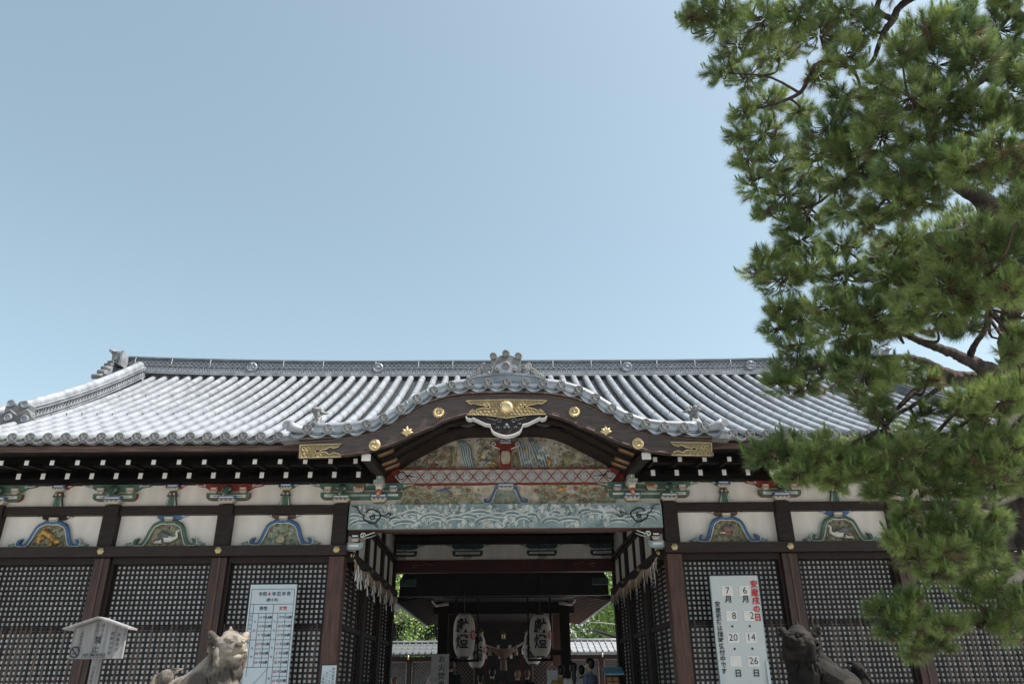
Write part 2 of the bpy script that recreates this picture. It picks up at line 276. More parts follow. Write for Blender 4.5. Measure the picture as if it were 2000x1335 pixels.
# pads of pine foliage (centre x y z, half width, half height) and limbs (x y z radius), in metres
PADS= [(2.03,-7.62,7.96,0.162,0.108),(2.29,-7.64,7.9,0.242,0.161),(2.21,-7.48,7.78,0.206,0.109),(2.34,-7.62,7.42,0.236,0.157),(2.49,-7.97,7.39,0.251,0.201),(2.24,-7.3,7.38,0.174,0.087),(2.59,-7.17,7.44,0.249,0.155),(2.76,-7.61,7.36,0.236,0.183),(2.72,-8.21,7.2,0.241,0.193),(2.85,-8.25,6.9,0.236,0.165),(2.99,-8.43,7.02,0.209,0.139),(2.74,-7.21,7.05,0.216,0.151),(2.46,-7.19,6.96,0.14,0.108),(2.4,-7.1,6.72,0.118,0.107),(2.61,-7.24,6.61,0.237,0.184),(2.52,-6.96,6.51,0.173,0.135),(2.72,-7.21,6.25,0.259,0.207),(2.61,-6.87,6.22,0.204,0.14),(2.79,-7.09,5.96,0.259,0.197),(2.95,-7.16,5.67,0.212,0.141),(2.91,-8.46,6.44,0.201,0.156),(3.09,-8.56,6.66,0.143,0.143),(3.15,-8.82,6.08,0.174,0.149),(3.38,-8.88,6.29,0.208,0.187),(3.59,-8.88,6.3,0.229,0.208),(3.6,-8.97,5.93,0.2,0.18),(4.57,-8.21,7.01,0.264,0.288),(3.43,-8.8,5.99,0.247,0.186),(3.05,-8.62,5.97,0.19,0.152),(3.14,-8.81,5.66,0.241,0.181),(3.47,-8.73,5.68,0.245,0.204),(3.64,-8.8,5.56,0.22,0.2),(3.92,-8.82,5.71,0.182,0.202),(3.11,-8.26,5.93,0.2,0.177),(2.81,-8.14,5.92,0.225,0.162),(2.77,-7.95,5.8,0.253,0.184),(2.99,-8.06,5.76,0.226,0.158),(3.06,-8.42,5.58,0.233,0.17),(3.29,-8.51,5.5,0.229,0.167),(3.16,-7.9,5.6,0.183,0.128),(2.98,-7.8,5.62,0.209,0.162),(3.09,-8.5,5.15,0.244,0.163),(3.29,-8.64,5.1,0.258,0.179),(3.41,-8.86,4.98,0.228,0.19),(3.59,-8.96,4.99,0.187,0.206),(3.66,-8.85,4.62,0.093,0.167),(3.32,-8.32,5.04,0.208,0.133),(3.06,-8.33,4.98,0.227,0.165),(2.94,-8.19,4.93,0.189,0.126),(3.04,-7.66,5.39,0.186,0.121),(2.88,-7.03,5.46,0.203,0.122),(2.9,-6.64,5.51,0.186,0.117),(2.58,-6.59,5.36,0.17,0.096),(2.71,-6.86,5.12,0.254,0.142),(2.97,-7.0,5.18,0.25,0.175),(3.03,-7.46,5.13,0.188,0.122),(3.1,-7.28,4.88,0.238,0.143),(3.49,-7.66,5.06,0.165,0.091),(3.57,-7.69,4.73,0.223,0.156),(3.4,-7.51,4.78,0.252,0.161),(3.49,-8.25,4.55,0.223,0.162),(3.68,-8.38,4.61,0.22,0.168),(3.79,-8.47,4.51,0.157,0.176),(3.48,-8.1,4.35,0.246,0.172),(3.73,-8.1,4.35,0.246,0.189),(3.75,-8.4,4.19,0.155,0.155),(2.72,-6.73,4.87,0.193,0.132),(2.69,-6.6,4.71,0.184,0.113),(2.93,-6.68,4.78,0.255,0.178),(2.86,-6.61,4.53,0.228,0.152),(2.94,-7.22,4.62,0.236,0.165),(3.14,-7.37,4.54,0.23,0.161),(3.02,-7.14,4.4,0.235,0.141),(3.29,-7.39,4.43,0.251,0.16),(3.33,-7.8,4.3,0.235,0.149),(3.58,-7.8,4.27,0.213,0.128),(3.31,-7.11,4.36,0.212,0.104),(3.45,-7.31,4.37,0.207,0.083),(3.72,-7.99,4.23,0.165,0.099),(2.79,-6.41,4.34,0.18,0.128),(2.59,-6.61,4.11,0.138,0.129),(2.83,-6.63,4.09,0.158,0.109),(3.02,-6.62,4.31,0.16,0.11),(3.11,-7.06,4.18,0.211,0.131),(3.09,-7.27,3.89,0.215,0.143),(3.22,-7.05,3.79,0.193,0.119),(3.08,-6.84,4.05,0.105,0.077),(3.34,-7.18,3.98,0.137,0.146),(3.89,-7.44,3.66,0.199,0.078),(3.99,-7.64,3.54,0.175,0.117),(4.19,-7.63,3.7,0.067,0.093),(3.99,-7.44,3.54,0.189,0.086),(2.4,-6.41,3.45,0.156,0.156),(2.64,-6.46,3.48,0.219,0.185),(2.81,-6.73,3.38,0.233,0.196),(2.62,-6.65,3.22,0.196,0.103),(2.95,-6.88,3.26,0.227,0.191),(2.92,-6.68,3.15,0.167,0.121),(3.24,-6.73,3.46,0.169,0.122),(3.18,-6.86,3.2,0.218,0.163),(3.34,-7.02,3.25,0.214,0.16),(3.48,-7.21,3.27,0.209,0.139),(3.79,-7.01,3.22,0.245,0.187),(3.89,-7.3,3.21,0.235,0.18),(4.04,-7.47,3.18,0.187,0.192),(3.27,-6.78,3.03,0.145,0.091),(3.53,-7.01,3.04,0.203,0.115),(3.79,-7.06,2.99,0.209,0.113),(4.07,-7.13,3.01,0.199,0.13),(3.35,-6.97,2.79,0.139,0.122),(3.27,-6.9,2.57,0.095,0.095),(3.48,-6.92,2.67,0.209,0.14),(3.66,-7.03,2.73,0.181,0.138),(3.52,-6.65,2.46,0.161,0.098),(3.58,-7.04,2.44,0.202,0.152),(3.91,-6.97,2.55,0.181,0.155),(4.1,-6.69,2.84,0.128,0.1),(3.6,-6.78,2.31,0.156,0.087),(3.97,-6.61,2.34,0.134,0.089),(4.09,-6.8,2.39,0.131,0.087),(4.0,-6.56,2.16,0.151,0.08),(4.25,-6.53,2.21,0.116,0.108),(3.27,-6.35,2.06,0.145,0.1),(3.5,-6.32,2.02,0.205,0.146),(3.39,-6.21,1.91,0.165,0.101),(3.72,-6.09,1.86,0.195,0.121),(3.67,-5.94,1.73,0.141,0.066),(3.79,-6.19,1.79,0.146,0.091),(3.74,-6.5,1.9,0.158,0.088),(4.09,-6.45,1.94,0.187,0.08),(4.24,-6.54,1.88,0.14,0.105),(3.57,-6.34,2.16,0.082,0.073),(4.05,-9.03,5.66,0.195,0.234),(4.15,-8.72,5.19,0.238,0.238),(4.18,-8.57,4.58,0.233,0.233),(4.23,-8.18,4.13,0.24,0.24),(4.98,-8.44,6.53,0.316,0.271),(5.03,-8.25,5.84,0.311,0.267),(5.22,-7.68,4.89,0.362,0.272),(4.45,-7.47,3.31,0.252,0.21),(5.05,-6.86,3.03,0.316,0.226),(5.37,-7.03,3.93,0.327,0.28),(4.83,-6.51,2.42,0.228,0.182),(2.35,-7.68,8.46,0.33,0.22),(2.69,-8.11,8.0,0.358,0.256),(3.02,-8.55,7.46,0.328,0.234),(3.39,-8.8,7.1,0.311,0.222),(3.86,-8.88,7.01,0.306,0.262),(4.39,-8.86,6.97,0.306,0.263),(3.43,-8.59,8.12,0.437,0.291),(4.05,-8.73,7.99,0.426,0.284),(4.92,-8.68,8.07,0.432,0.288),(4.88,-5.41,5.82,0.372,0.248),(5.41,-5.29,5.88,0.441,0.315),(5.88,-5.3,6.02,0.443,0.317),(6.12,-5.5,5.77,0.368,0.368),(5.34,-5.4,6.4,0.446,0.318),(5.79,-5.48,6.57,0.446,0.383),(6.22,-5.59,6.5,0.377,0.377),(6.64,-5.56,6.16,0.498,0.435),(6.78,-5.86,6.84,0.498,0.436),(4.52,-5.75,6.05,0.302,0.242),(6.75,-5.37,5.28,0.487,0.366),(3.76,-7.41,4.32,0.163,0.081),(3.81,-7.67,4.2,0.173,0.095),(4.02,-7.84,3.88,0.091,0.091),(2.93,-7.94,6.7,0.126,0.097),(2.98,-8.12,6.29,0.139,0.102),(2.91,-7.48,6.71,0.154,0.103),(2.71,-6.79,5.95,0.139,0.086),(2.84,-6.98,5.67,0.155,0.093),(3.81,-8.82,5.4,0.142,0.119),(4.06,-8.83,6.01,0.124,0.14),(3.8,-8.82,4.96,0.077,0.153),(3.76,-8.59,5.09,0.12,0.096),(3.55,-8.45,5.4,0.167,0.1),(1.93,-7.56,7.84,0.108,0.086),(2.64,-6.69,5.48,0.158,0.095),(3.02,-7.35,5.9,0.15,0.11),(3.95,-6.72,3.8,0.135,0.053),(3.79,-6.59,3.68,0.155,0.053),(4.22,-6.69,3.8,0.106,0.058),(3.4,-6.84,3.7,0.113,0.085),(4.11,-7.33,3.76,0.159,0.088),(4.08,-6.96,3.51,0.165,0.073),(4.2,-7.24,3.4,0.131,0.087),(3.58,-7.09,4.05,0.139,0.074),(3.78,-7.06,3.96,0.121,0.056),(4.15,-7.83,4.05,0.075,0.101),(4.26,-6.71,2.06,0.13,0.104),(4.2,-6.82,2.73,0.133,0.115)]
LIMBS= [[(5.95,-4.2,1.43,0.143),(5.84,-4.74,2.39,0.136),(5.66,-5.1,2.94,0.129),(5.52,-5.52,3.63,0.121),(5.41,-5.88,4.2,0.125),(5.29,-6.15,4.55,0.113),(5.19,-6.38,4.81,0.101),(5.06,-6.82,5.05,0.087),(5.02,-7.26,5.31,0.079),(5.05,-7.63,5.87,0.068),(4.93,-8.06,6.59,0.052),(4.98,-8.34,7.68,0.039),(5.09,-8.42,8.59,0.026)],[(5.37,-5.93,4.3,0.082),(4.99,-6.28,4.35,0.073),(4.7,-6.48,4.33,0.066),(4.45,-6.69,4.31,0.055),(4.17,-6.9,4.3,0.044),(3.89,-7.1,4.28,0.038),(3.69,-7.21,4.29,0.032),(3.44,-7.26,4.39,0.025),(3.21,-7.19,4.5,0.019),(2.96,-6.95,4.7,0.012),(2.73,-6.69,4.86,0.01)],[(4.46,-6.69,4.33,0.035),(4.39,-6.93,4.37,0.027),(4.23,-7.36,4.34,0.023),(4.0,-7.77,4.29,0.017),(3.74,-8.03,4.39,0.015)],[(5.34,-5.91,4.25,0.093),(4.91,-6.14,4.3,0.09),(4.47,-6.43,4.22,0.077),(4.22,-6.63,4.2,0.055),(3.96,-6.85,4.2,0.044),(3.73,-6.96,4.22,0.033),(3.59,-7.06,4.19,0.028),(3.25,-7.14,4.14,0.019),(2.96,-6.74,4.23,0.012),(2.69,-6.51,4.22,0.01)],[(4.47,-6.42,4.2,0.056),(4.1,-6.6,4.13,0.04),(3.78,-6.84,3.95,0.029),(3.58,-6.88,3.79,0.021),(3.54,-6.86,3.75,0.016)],[(5.12,-7.26,5.31,0.083),(4.64,-7.59,5.32,0.103),(4.3,-7.8,5.31,0.091),(3.97,-8.02,5.32,0.062),(3.65,-8.22,5.31,0.043),(3.44,-8.26,5.39,0.032),(3.2,-8.15,5.64,0.024),(2.98,-7.9,5.83,0.019),(2.75,-7.35,6.08,0.013),(2.58,-6.98,6.24,0.011)],[(4.67,-7.55,5.24,0.061),(4.21,-7.73,5.17,0.046),(3.96,-7.7,5.11,0.041),(3.75,-7.69,5.09,0.039),(3.6,-7.54,5.02,0.037),(3.44,-7.51,4.96,0.032),(3.3,-7.42,5.0,0.031),(3.16,-7.3,4.99,0.024),(3.06,-7.09,5.02,0.017),(2.83,-6.83,5.17,0.013),(2.63,-6.58,5.35,0.008)],[(4.98,-8.06,6.59,0.057),(4.65,-8.32,6.69,0.06),(4.33,-8.42,6.44,0.054),(4.09,-8.53,6.2,0.039),(3.72,-8.6,5.9,0.025),(3.38,-8.56,5.83,0.019),(3.15,-8.25,5.88,0.013)],[(4.93,-8.24,6.98,0.048),(4.25,-8.48,7.3,0.042),(3.82,-8.52,7.17,0.035),(3.49,-8.54,6.97,0.03),(3.36,-8.55,6.77,0.031),(3.24,-8.59,6.61,0.027),(3.2,-8.55,6.53,0.022),(3.12,-8.38,6.4,0.018),(2.84,-8.16,6.65,0.016),(2.83,-7.96,6.69,0.019),(2.82,-7.74,6.69,0.02),(2.72,-7.46,6.82,0.013),(2.56,-7.2,6.96,0.011)],[(3.36,-8.55,6.77,0.025),(3.22,-8.59,6.85,0.022),(3.29,-8.59,7.1,0.021),(3.07,-8.39,7.39,0.019),(2.72,-8.14,7.34,0.015),(2.43,-7.66,7.74,0.011),(2.16,-7.48,7.85,0.008)],[(2.82,-7.74,6.69,0.015),(2.66,-7.49,7.13,0.01),(2.33,-7.28,7.39,0.008)],[(3.11,-8.13,5.6,0.018),(2.98,-7.79,5.58,0.016),(2.96,-7.29,5.7,0.012),(2.77,-7.02,5.83,0.008)],[(5.41,-5.84,4.1,0.06),(4.86,-6.34,3.77,0.05),(4.3,-6.67,3.56,0.038),(3.85,-6.86,3.5,0.028),(3.53,-6.83,3.46,0.032),(3.34,-6.86,3.52,0.042),(3.16,-6.83,3.47,0.023),(2.83,-6.68,3.39,0.014),(2.51,-6.37,3.46,0.01)],[(3.34,-6.85,3.51,0.023),(3.51,-6.83,3.69,0.019),(3.94,-6.62,3.93,0.02),(4.28,-6.5,4.14,0.025)],[(5.49,-5.38,3.32,0.044),(4.69,-6.11,3.03,0.03),(4.26,-6.54,3.02,0.033),(4.15,-6.6,2.93,0.028),(3.96,-6.76,2.79,0.02),(3.63,-6.8,2.65,0.013),(3.41,-6.76,2.57,0.009)],[(5.61,-4.94,2.58,0.056),(4.98,-5.71,2.38,0.04),(4.61,-6.11,2.3,0.033),(4.53,-6.16,2.18,0.033),(4.38,-6.22,2.06,0.03),(4.18,-6.28,1.98,0.025),(4.02,-6.26,1.92,0.021),(3.74,-6.25,1.91,0.014),(3.48,-6.15,1.97,0.009)],[(5.23,-6.18,3.65,0.031),(4.63,-6.91,3.58,0.021),(4.43,-7.02,3.36,0.018),(4.28,-7.08,3.25,0.013),(3.92,-7.15,3.18,0.009)],[(5.42,-5.57,3.5,0.038),(4.44,-6.52,3.21,0.021),(3.82,-6.88,3.07,0.013),(3.51,-6.88,3.08,0.009)],[(5.0,-7.69,6.01,0.039),(4.37,-8.28,5.64,0.026),(3.8,-8.61,5.42,0.018),(3.48,-8.64,5.5,0.012)]]
# ================================================================ the gate hall
HALL = thing('shrine_gate_hall', 'long timber shrine hall with silver tiled roof, curved central gable and white latticed walls', 'shrine hall', (0, 3, 0))
BX = [2.89, 4.89, 6.87, 8.87]          # post centres either side of the central opening
def prof(y):                           # height of the round tiles' centre line on the front slope
    t = (y+2.15)/5.15; return 4.98+3.04*(.83*t+.17*t*t)
roof = part('main_roof', HALL, (0, 3, 6))
def slope(mb, x0, x1, y0, y1, dz, mi, flip=False, n=14):
    ys = [y0+(y1-y0)*i/n for i in range(n+1)]; f = (lambda y: prof(6.1-y)) if flip else prof
    mb.add([(x, y, f(y)+dz) for y in ys for x in (x0, x1)], [(2*i, 2*i+1, 2*i+3, 2*i+2) for i in range(n)], mi)
# pan tiles: hollow courses stepped one over the other, one sheet of real lips
KQ = [(0,5.765),(.57,5.75),(.855,5.715),(1.125,5.635),(1.378,5.505),(1.625,5.335),(1.875,5.19),(2.13,5.09),(2.41,5.042),(3.02,5.02),(3.1,4.9)]
def under_gable(x, y): return abs(x) < 3.0 and prof(y) < interp(abs(x), [p[0] for p in KQ], [p[1] for p in KQ])-.02
PIT = .27; NR = 31
mb = MB(); rows = [i*PIT for i in range(-NR, NR+1)]
NC = 44; cr = [(-.135, .0), (-.08, -.034), (0, -.05), (.08, -.034), (.135, .0)]
for x in [(i+.5)*PIT for i in range(-NR-9, NR+9)]:
    for k in range(NC):
        ya = -2.15+5.3*k/NC; yb = ya+5.3/NC
        if under_gable(x, yb) or abs(x) > 8.37 and yb > 8.75-abs(x): continue
        vs = [(x+a, ya, prof(ya)-.035+b+.022) for a, b in cr]+[(x+a, yb+.012, prof(yb)-.035+b-.024) for a, b in cr]+[(x+a, ya, prof(ya)-.035+b-.028) for a, b in cr]
        mb.add(vs, [(i, i+1, 6+i, 5+i) for i in range(4)]+[(10+i, 11+i, 1+i, i) for i in range(4)], 0)
tag(mb.build('stepped_pan_tiles', PANM, roof), kind='stuff')
mb = MB(); slope(mb, -8.5, -2.9, -2.1, 3.15, -.13, 0); slope(mb, 2.9, 8.5, -2.1, 3.15, -.13, 0)
for i in range(20):
    xa = -2.9+5.8*i/20; xb = xa+.29; ys0 = -2.1
    while ys0 < 3 and under_gable((xa+xb)/2, ys0+.1): ys0 += .1
    slope(mb, xa, xb, ys0, 3.15, -.13, 0)
if 1: slope(mb, -8.9, 8.9, 3.1, 8.3, -.05, 0, True)
for s in (-1, 1):                      # the low hipped skirts beyond the gables
    hb = MB(); hb.tube([(s*11.0,-2.15,prof(-2.1)+.12),(s*9.7,-.85,prof(-.85)+.10),(s*8.45,.42,prof(.42)+.12)], [.11,.10,.10], 10); hb.build('hip_roll', TILE, roof)
    P = [(s*8.45,-2.1,prof(-2.1)-.05),(s*11.0,-2.1,prof(-2.1)-.05),(s*8.45,.45,prof(.45)-.05),(s*8.45,5.65,prof(.45)-.05),(s*11,8.3,prof(-2.1)-.05),(s*8.45,8.3,prof(-2.1)-.05)]
    mb.add(P, [(0,1,2),(1,4,3,2),(3,4,5)], 0)
mb.build('roof_deck', TILE, roof)
# gable walls under the ridge ends
for s in (-1, 1):
    m = MB(); m.add([(s*8.5,-.6,5.6),(s*8.5,6.8,5.6),(s*8.5,3.1,8.1)], [(0,1,2)]); m.build('gable_wall', DARK, roof)
# round tiles: lowest courses one by one, the rest joined
TL = .30
def round_tile_mb(y, L=.40):
    m = MB(); n = 8; vs = []
    for u, R in ((-.006, .0718), (.2, .0708), (.4, .0700)):
        a = math.atan((prof(y+u+.05)-prof(y+u-.05))/.1); z = prof(y+u)-prof(y)
        for j in range(n+1):
            g = pi*(-.08+1.16*j/n); vs.append((R*cos(g), u-R*sin(g)*sin(a), z+R*sin(g)*cos(a)))
    m.add(vs, [(i*(n+1)+j, i*(n+1)+j+1, (i+1)*(n+1)+j+1, (i+1)*(n+1)+j) for i in range(2) for j in range(n)], 0, True)
    return m
def yat(k): return -2.12+k*.40
me_cache = {}
up_t = MB(); cnt = 0; cand = []
for x in rows:
    for k in range(13):
        y = yat(k); zc = prof(y)
        if under_gable(x, y+.15): continue
        cand.append((k, abs(x), x, y, zc))
cand.sort(key=lambda c: (c[0], c[1]))
for i in range(NR+1, NR+10):
    for s in (-1, 1):
        for k in range(7):
            if yat(k)+.3 < 8.85-i*PIT: cand.append((k, 9, s*i*PIT, yat(k), prof(yat(k))))
for i, (k, _, x, y, zc) in enumerate(cand):
    sl_ = (prof(y+.3)-prof(y))/.3
    if i < 296:
        if k not in me_cache: me_cache[k] = round_tile_mb(y).mesh('round_tile', TILE, centre=False)[0]
        place('round_tile', me_cache[k], (x+random.uniform(-.002,.002), y, zc), roof)
    else:
        t = round_tile_mb(y); dx = random.uniform(-.002,.002); up_t.add([(a+x+dx, b+y, c+zc) for a, b, c in t.v], t.f, 0, True)
tag(up_t.build('upper_round_tiles', TILE, roof), kind='stuff')
nails = MB()
for k in (4, 8):
    for x in rows:
        if abs(x) > 1.3+ (3-k/6)*.5: y = yat(k)+.03; nails.tube([(x, y, prof(y)+.06), (x, y-.01, prof(y)+.11)], [.006, .011], 5)
tag(nails.build('tile_nails', INK, roof), kind='stuff')
# eave discs and the flat lipped tiles between them
def disc_mesh(R=.081):
    m = MB(); m.lathe([(R-.006, .10), (R-.002, .0), (R, -.012), (R-.014, -.014), (R-.018, -.004), (.036, -.002), (.034, -.010), (.018, -.012), (.001, -.010)], (0,0,0), 'y', 20)
    for q in range(3): m.tube([(p[0], -.008, p[2]) for p in spiral(0, 0, .05, .33, q*2.1, n=5, shrink=.4)], [.009, .010, .008, .006, .003], 5)
    return m.mesh('eave_disc_tile', TILED, centre=False)[0]
DISC = disc_mesh()
def lip_mesh():
    m = MB(); 
    for lev, (w, d, y, th) in enumerate(((.112, .046, -.02, .038), (.105, .026, .01, .012), (.098, .012, .03, .010))):
        top = [(x_, -d*cos(x_/w*pi/2)**1.0+.012*lev) for x_ in np.linspace(-w, w, 9)]
        bot = [(x_, z_-th*(.35+.65*cos(x_/w*pi/2))) for x_, z_ in top]
        m.band(top, bot, y, y+.10, 0)
    return m.mesh('eave_lip_tile', TILED, centre=False)[0]
LIP = lip_mesh()
for x in [i*PIT for i in range(-NR-9, NR+10)]:
    if abs(x) > 3.3: place('eave_disc_tile', DISC, (x, -2.17, 4.985), roof)
for i in range(-NR-9, NR+9):
    x = (i+.5)*PIT
    if abs(x) > 3.4: place('eave_lip_tile', LIP, (x, -2.16, 4.965), roof)
# ridge
RZ = 8.02
ridge = part('main_ridge', HALL, (0, 3, 8.2))
def rz(x): return .035*max(0, (abs(x)-3)/6)**2*4
def ridge_band(name, y0, y1, z0, z1, m=TILE):
    xs = np.linspace(-9.0, 9.0, 31); b = MB(); b.band([(x, z1+rz(x)) for x in xs], [(x, z0+rz(x)) for x in xs], y0, y1); return b.build(name, m, ridge)
ridge_band('ridge_core', 3.0, 3.2, 7.95, 8.43, CORE)
ridge_band('ridge_course', 2.86, 3.34, 7.99, 8.025, TILE); ridge_band('ridge_course', 2.89, 3.31, 8.045, 8.085, TILE)
ridge_band('ridge_course', 2.95, 3.25, 8.215, 8.232, TILEB); ridge_band('ridge_course', 2.95, 3.25, 8.365, 8.38, TILEB)
ridge_band('ridge_cap', 2.93, 3.27, 8.395, 8.42, TILEB)
b = MB(); b.band([(x, 8.455+rz(x)) for x in np.linspace(-9,9,31)], [(x, 8.43+rz(x)) for x in np.linspace(-9,9,31)], 3.0, 3.2); b.build('ridge_cap', TILE, ridge)
m = MB(); m.tube([(.052*cos(a), 0, .052*sin(a)) for a in np.linspace(0, 2*pi, 13)], .014, 5, caps=False); m.lathe([(.026,.0),(.022,-.014),(.001,-.016)], (0,0,0), 'y', 8)
RING = m.mesh('ridge_ring_tile', RINGM, centre=False)[0]
xr = -8.7
while xr < 8.75:
    place('ridge_ring_tile', RING, (xr, 2.975, 8.15+rz(xr)), ridge); xr += .121
wv = MB(); xr = -8.75; k = 0
for row, z in enumerate((8.245, 8.30)):
    for i in range(int(17.5/.105)):
        x = -8.72+i*.105+(row % 2)*.052
        for R in (.050, .030): wv.tube([(x+R*cos(a), 2.985, z+rz(x)+R*1.05*sin(a)) for a in np.linspace(0, pi, 7)], .009, 4, 0, False)
tag(wv.build('ridge_wave_tiles', RINGM, ridge), kind='stuff')
m = MB(); m.tube([(0, -.045, .175), (0, -.06, .02), (0, -.05, 0)], .007, 5)
WIRE = m.mesh('ridge_wire', RINGM, centre=False)[0]
for x in (-8.6, -7.75, -6.85, -5.15, -4.22, -3.7+.75-.05, -2.0, -1.2, 1.15, 2.05, 2.75, 3.6, 4.5, 5.35, 6.4, 7.3, 8.2):
    place('ridge_wire', WIRE, (x, 2.97, 8.215+rz(x)), ridge)
def medal(x, kind):
    c = part('ridge_crest', ridge, (x, 2.9, 8.225)); m = MB()
    m.lathe([(.118, .05), (.118, -.0), (.100, -.014), (.088, .004), (.001, .006)], (x, 2.90, 8.225+rz(x)), 'y', 24, smooth=False)
    if kind: 
        for q in range(3): a = pi/2+q*2*pi/3; m.tube([(x, 2.875, 8.225+rz(x)), (x+.085*cos(a), 2.872, 8.225+rz(x)+.085*sin(a))], [.008, .014], 6)
    else:
        for a, l in ((pi/2, .07), (pi/2+.6, .055), (pi/2-.6, .055), (pi/2+1.1, .05), (pi/2-1.1, .05)):
            m.tube([(x, 2.87, 8.20+rz(x)), (x+l*.7*cos(a), 2.868, 8.20+rz(x)+l*.7*sin(a)), (x+l*cos(a), 2.87, 8.2+rz(x)+l*sin(a))], [.012, .018, .004], 6)
    m.build('crest_disc', TILE, c)
for x, k in ((-5.87, 1), (-2.94, 0), (2.89, 0), (5.81, 1)): medal(x, k)
# ridge-end ogre tiles with scalloped fins
def ridge_end(s):
    c = part('ridge_end_tile', ridge, (s*9.1, 3.05, 8.4))
    def xf(m): m.v = [(s*(8.80+(abs(x)-8.82)*.78), y, 8.22+(z-8.26)*.78) for x, y, z in m.v]; return m
    m = MB(); m.add([(s*a, y, z) for a, z in ((8.90,8.30),(9.12,8.36),(9.15,8.62),(9.22,8.70),(8.84,8.66),(8.82,8.32)) for y in (2.72, 3.42)],
                    [(0,2,3,1),(2,4,5,3),(4,6,7,5),(6,8,9,7),(8,10,11,9),(10,0,1,11),(0,10,8,6,4,2),(1,3,5,7,9,11)]); xf(m).build('ogre_block', TILED, c)
    m = MB(); m.box(min(s*8.80,s*8.86), max(s*8.80,s*8.86), 2.66, 3.46, 8.26, 8.72); xf(m).build('end_plate', TILE, c)
    m = MB(); m.tube([(s*9.05,2.70,8.70),(s*9.22,2.70,8.74)], [.035,.05], 10); m.tube([(s*8.82,2.70,8.69),(s*9.2,2.70,8.71)], .022, 8)
    for q in range(3): m.tube([(s*(8.88+.0*q), 2.70, 8.47-.03*q), (s*9.0, 2.70, 8.53-.03*q), (s*9.12, 2.70, 8.45-.03*q)], .008, 5)
    m.tube([(s*9.01+.055*cos(a)*s, 2.70, 8.41+.055*sin(a)) for a in np.linspace(0, 2*pi, 11)], .012, 5)
    xf(m).build('ogre_scroll', TILE, c)
    m = MB()
    for (y, z, r, l) in ((2.86,8.36,.055,.08),(2.80,8.27,.055,.11),(2.74,8.17,.06,.13),(2.66,8.04,.065,.15),(2.56,7.90,.06,.20)):
        m.tube([(s*9.02, y, z), (s*(9.10+l), y, z-.01)], r, 14)
    m.build('verge_disc_tiles', TILED, c)
    m = MB(); P = [(2.94,8.50),(2.80,8.52),(2.75,8.44),(2.79,8.38),(2.71,8.37),(2.68,8.28),(2.72,8.24),(2.63,8.22),(2.60,8.14),(2.63,8.10),(2.52,8.05),(2.49,7.95),(2.55,7.86),(2.66,7.84),(3.0,8.15)]
    m.add([(s*x_, y, z) for x_ in (8.96, 9.03) for y, z in [(a_, 7.84+(b2-7.84)*.88) for a_, b2 in P]], [tuple(range(15)), tuple(range(29, 14, -1))]+[(i, (i+1) % 15, 15+(i+1) % 15, 15+i) for i in range(15)]); m.build('scalloped_fin', TILE, c)
for s in (-1, 1): ridge_end(s)
# descending ridges
def descending(s):
    c = part('descending_ridge', HALL, (s*8.37, 1, 7)); xa = 8.37; ys = np.linspace(-.92, 2.75, 20)
    def lay(name, w, z0, z1, m, dy=0):
        b = MB(); P = [(y, prof(y)+.0+(.06*((y+.9)/3.7)**2)) for y in ys]; vs = []
        for y, z in P: vs += [(s*xa-w, y, z+z0), (s*xa+w, y, z+z0), (s*xa+w, y, z+z1), (s*xa-w, y, z+z1)]
        n = len(P); fs = [(4*i+j, 4*i+(j+1)%4, 4*i+4+(j+1)%4, 4*i+4+j) for i in range(n-1) for j in range(4)]+[(0,3,2,1), tuple(4*n-4+j for j in range(4))]
        b.add(vs, fs, 0); b.build(name, m, c)
    lay('ridge_body', .10, -.1, .30, TILED); lay('ridge_course', .15, .04, .075, TILE); lay('ridge_course', .145, .10, .12, TILE)
    lay('ridge_course', .14, .235, .26, TILE); lay('ridge_course', .135, .285, .305, TILE)
    b = MB(); b.tube([(s*xa, y, prof(y)+.34+(.06*((y+.9)/3.7)**2)) for y in ys], .085, 12); b.build('cap_roll', TILE, c)
    b = MB()
    for i in range(40):
        y = -.85+3.5*i/39; z = prof(y)+.18+(.06*((y+.9)/3.7)**2)
        for sd_ in (-1, 1): b.tube([(s*xa+sd_*.118, y+.036*cos(a), z+.045*sin(a)) for a in np.linspace(0, 2*pi, 8)], .009, 4, 0, False)
    tag(b.build('ring_tiles', TILE, c), kind='stuff')
    # end ogre tile
    y0 = -1.02; z0 = prof(-.95)-.02; b = MB()
    b.prism([(s*xa+a, z0+h) for a, h in ((-.24,.0),(.24,.0),(.27,.14),(.21,.22),(.22,.34),(-.22,.34),(-.21,.22),(-.27,.14))], y0, y0+.14)
    b.build('ogre_tile', TILED, c)
    b = MB()
    for dx, h in ((-.12,.38),(.12,.36)): b.lathe([(.06,.2),(.066,0),(.068,-.02),(.05,-.025),(.045,-.012),(.001,-.012)], (s*xa+dx, y0-.02, z0+h), 'y', 16)
    for dx, h in ((-.1,.12),(.19,.09)): b.lathe([(.062,.1),(.066,-.02),(.05,-.03),(.045,-.015),(.001,-.018)], (s*xa+dx, y0-.03, z0+h), 'y', 16)
    for dx in (-.1, .19): b.tube([(s*xa+dx-.13, y0-.02, z0+.16), (s*xa+dx, y0-.035, z0+.26), (s*xa+dx+.13, y0-.02, z0+.16)], .012, 5)
    b.build('ogre_tile_discs', TILE, c)
for s in (-1, 1): descending(s)
